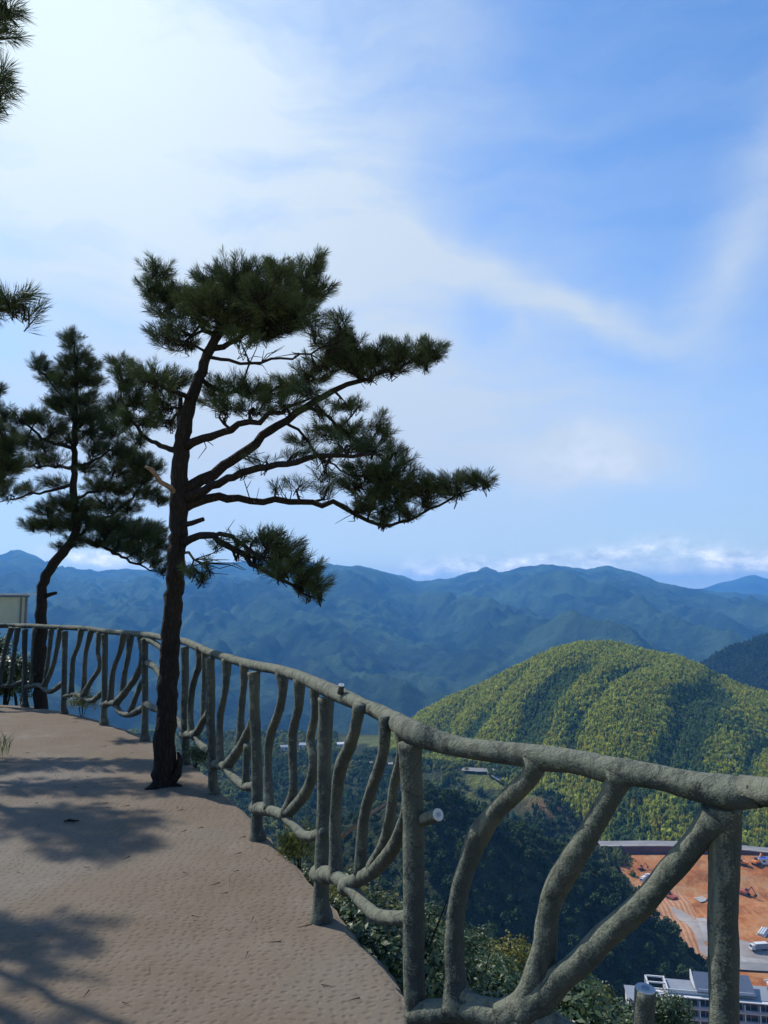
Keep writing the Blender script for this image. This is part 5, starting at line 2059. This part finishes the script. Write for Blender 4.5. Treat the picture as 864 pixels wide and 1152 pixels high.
# ------------------------------------------------------------------ sun and sky
SUN_AZ = R(-53)       # measured from +Y, negative = to the left
SUN_EL = R(45)
sd = Vector((math.sin(SUN_AZ) * math.cos(SUN_EL), math.cos(SUN_AZ) * math.cos(SUN_EL), math.sin(SUN_EL)))
sl = bpy.data.lights.new('sun', 'SUN')
sl.energy = 5.0
sl.angle = R(0.55)
sl.color = (1.0, 0.93, 0.82)
so = bpy.data.objects.new('sun', sl)
COL.objects.link(so)
so.rotation_euler = (-sd).to_track_quat('-Z', 'Y').to_euler()
so.location = (0, 0, 60)

W = bpy.data.worlds.new('World')
SC.world = W
W.use_nodes = True
nt = W.node_tree
nt.nodes.clear()
out = nt.nodes.new('ShaderNodeOutputWorld')
bg = nt.nodes.new('ShaderNodeBackground')
bg.inputs['Strength'].default_value = 0.13
nt.links.new(bg.outputs[0], out.inputs[0])
sky = nt.nodes.new('ShaderNodeTexSky')
sky.sky_type = 'NISHITA'
sky.sun_disc = False
sky.sun_elevation = SUN_EL
sky.sun_rotation = SUN_AZ
sky.altitude = 600
sky.air_density = 1.0
sky.dust_density = 0.6
sky.ozone_density = 2.0
gen = nd(nt, 'ShaderNodeTexCoord').outputs['Generated']
sep = nd(nt, 'ShaderNodeSeparateXYZ')
nt.links.new(gen, sep.inputs[0])
AZ = mathn(nt, 'ARCTAN2', sep.outputs[0], sep.outputs[1])
EL = mathn(nt, 'ARCSINE', sep.outputs[2])


def azel(px, py):
    d = ray(px, py).normalized()
    return math.atan2(d.x, d.y), math.asin(d.z)


comb = nd(nt, 'ShaderNodeCombineXYZ')
nt.links.new(AZ, comb.inputs[0])
nt.links.new(EL, comb.inputs[1])
AE = comb.outputs[0]


def skyblob(px, py, rx, ry, rot, amp):
    a, e = azel(px, py)
    sub = nd(nt, 'ShaderNodeVectorMath', operation='SUBTRACT')
    nt.links.new(WARP, sub.inputs[0])
    sub.inputs[1].default_value = (a, e, 0)
    m = nd(nt, 'ShaderNodeMapping', vector_type='TEXTURE')
    m.inputs['Rotation'].default_value = (0, 0, R(rot))
    m.inputs['Scale'].default_value = (rx / F, ry / F, 1)
    nt.links.new(sub.outputs[0], m.inputs['Vector'])
    ln = nd(nt, 'ShaderNodeVectorMath', operation='LENGTH')
    nt.links.new(m.outputs[0], ln.inputs[0])
    d2 = mathn(nt, 'MULTIPLY', ln.outputs['Value'], ln.outputs['Value'])
    g = mathn(nt, 'POWER', 2.71828, mathn(nt, 'MULTIPLY', d2, -1.0))
    return mathn(nt, 'MULTIPLY', g, amp)


# warped sky coordinates so that cloud edges are wispy
wn = nd(nt, 'ShaderNodeTexNoise')
wn.inputs['Scale'].default_value = 5.0
wn.inputs['Detail'].default_value = 5
wn.inputs['Roughness'].default_value = 0.55
nt.links.new(AE, wn.inputs['Vector'])
ws = nd(nt, 'ShaderNodeVectorMath', operation='MULTIPLY_ADD')
nt.links.new(wn.outputs['Color'], ws.inputs[0])
ws.inputs[1].default_value = (0.11, 0.11, 0)
nt.links.new(AE, ws.inputs[2])
w2 = nd(nt, 'ShaderNodeVectorMath', operation='SUBTRACT')
nt.links.new(ws.outputs[0], w2.inputs[0])
w2.inputs[1].default_value = (0.055, 0.055, 0)
WARP = w2.outputs[0]
fib = noise(nt, mapping(nt, WARP, (3.0, 16.0, 1), (0, 0, R(22))), 1.0, 7, 0.6)
soft = noise(nt, mapping(nt, WARP, (3.2, 4.4, 1)), 1.0, 6, 0.55)
veil = None
for bl in [(40, 40, 300, 270, 0, .85), (220, 160, 280, 240, 0, .45), (430, 330, 200, 200, 0, .38), (180, 430, 300, 160, 0, .4), (420, 90, 230, 130, 0, .18),
           (590, 322, 170, 22, -21, .62), (690, 368, 80, 16, -20, .42), (480, 285, 120, 40, -22, .22), (845, 255, 42, 95, -28, .75), (800, 330, 50, 50, -28, .16),
           (655, 522, 80, 30, 0, .95), (520, 480, 240, 130, 0, .5), (250, 520, 300, 110, 0, .4), (577, 365, 9, 14, 0, .25), (700, 480, 140, 60, 0, .15),
           (530, 235, 60, 55, 0, -.22), (535, 350, 34, 22, -20, -.30), (15, 380, 50, 40, 0, -.28)]:
    s = skyblob(*bl)
    veil = s if veil is None else mathn(nt, 'ADD', veil, s)
k = mathn(nt, 'MULTIPLY_ADD', fib, 0.7, mathn(nt, 'MULTIPLY_ADD', soft, 1.3, -0.12))
veil = mathn(nt, 'ADD', mathn(nt, 'MULTIPLY', veil, k), mathn(nt, 'MULTIPLY_ADD', fib, 0.45, -0.19), None, True)
# pale air low over the horizon
hor = mathn(nt, 'POWER', 2.71828, mathn(nt, 'MULTIPLY', mathn(nt, 'MAXIMUM', EL, 0.0), -4.2))
sk = mixc(nt, 1.0, sky.outputs[0], (0.64, 1.15, 1.60), 'MULTIPLY')
c = mixc(nt, mathn(nt, 'MULTIPLY', hor, 0.90, None, True), sk, (4.5, 4.65, 4.75))
low = mathn(nt, 'POWER', 2.71828, mathn(nt, 'MULTIPLY', mathn(nt, 'MAXIMUM', EL, 0.0), -34.0))
glow = skyblob(60, -60, 330, 290, 0, 1.0)
cc = mixc(nt, mathn(nt, 'MULTIPLY', glow, 1.0, None, True), (4.4, 5.15, 6.1), (6.3, 7.3, 7.9))
c = mixc(nt, veil, c, cc)
# a soft puff of its own above the range, right of the middle
pf = mathn(nt, 'ADD', skyblob(650, 522, 62, 24, 0, 1.0), mathn(nt, 'ADD', skyblob(690, 535, 70, 20, 0, .6), skyblob(660, 492, 34, 18, 0, .5)))
pn = ramp(nt, noise(nt, mapping(nt, AE, (11, 16, 1)), 1.0, 8, 0.6), [(0.34, 0.15), (0.62, 1.0)])
c = mixc(nt, mathn(nt, 'MULTIPLY', mathn(nt, 'MULTIPLY', pf, pn), .8, None, True), c, (5.7, 6.2, 6.9))
# cumulus along the horizon
cu = noise(nt, mapping(nt, AE, (20, 34, 1)), 1.0, 8, 0.62)
band = None
for bl in [(690, 628, 70, 13, 0, 1.0), (810, 634, 60, 14, 0, 1.0), (600, 636, 60, 12, 0, 1.0), (500, 642, 60, 11, 0, 1.0), (112, 632, 42, 9, 0, 1.5), (430, 646, 40, 7, 0, .5), (560, 650, 200, 9, 0, .4), (890, 630, 60, 16, 0, .8), (1000, 630, 80, 16, 0, .9), (-80, 630, 60, 14, 0, .8)]:
    s = skyblob(*bl)
    band = s if band is None else mathn(nt, 'ADD', band, s)
cm = mathn(nt, 'MULTIPLY', band, ramp(nt, cu, [(0.34, 0.0), (0.56, 1.0)]), None, True)
cs = ramp(nt, noise(nt, mapping(nt, AE, (36, 60, 1)), 1.0, 6, 0.6), [(0.35, (4.2, 4.8, 5.6)), (0.65, (10.5, 10.6, 10.6))])
c = mixc(nt, mathn(nt, 'MULTIPLY', cm, .85), c, cs)
c = mixc(nt, mathn(nt, 'MULTIPLY', low, 0.85, None, True), c, mixc(nt, 1.0, c, (3.4, 2.9, 1.8), 'MULTIPLY'))
nt.links.new(c, bg.inputs['Color'])

# ------------------------------------------------------------------ render settings
SC.render.engine = 'CYCLES'
SC.cycles.use_denoising = True
SC.cycles.max_bounces = 6
SC.cycles.diffuse_bounces = 3
SC.cycles.glossy_bounces = 2
SC.cycles.transmission_bounces = 2
SC.cycles.transparent_max_bounces = 4
SC.cycles.volume_bounces = 1
SC.cycles.sample_clamp_indirect = 6
SC.view_settings.view_transform = 'Standard'
SC.view_settings.look = 'None'
SC.view_settings.exposure = 0.12
SC.view_settings.gamma = 1.0
SC.render.film_transparent = False
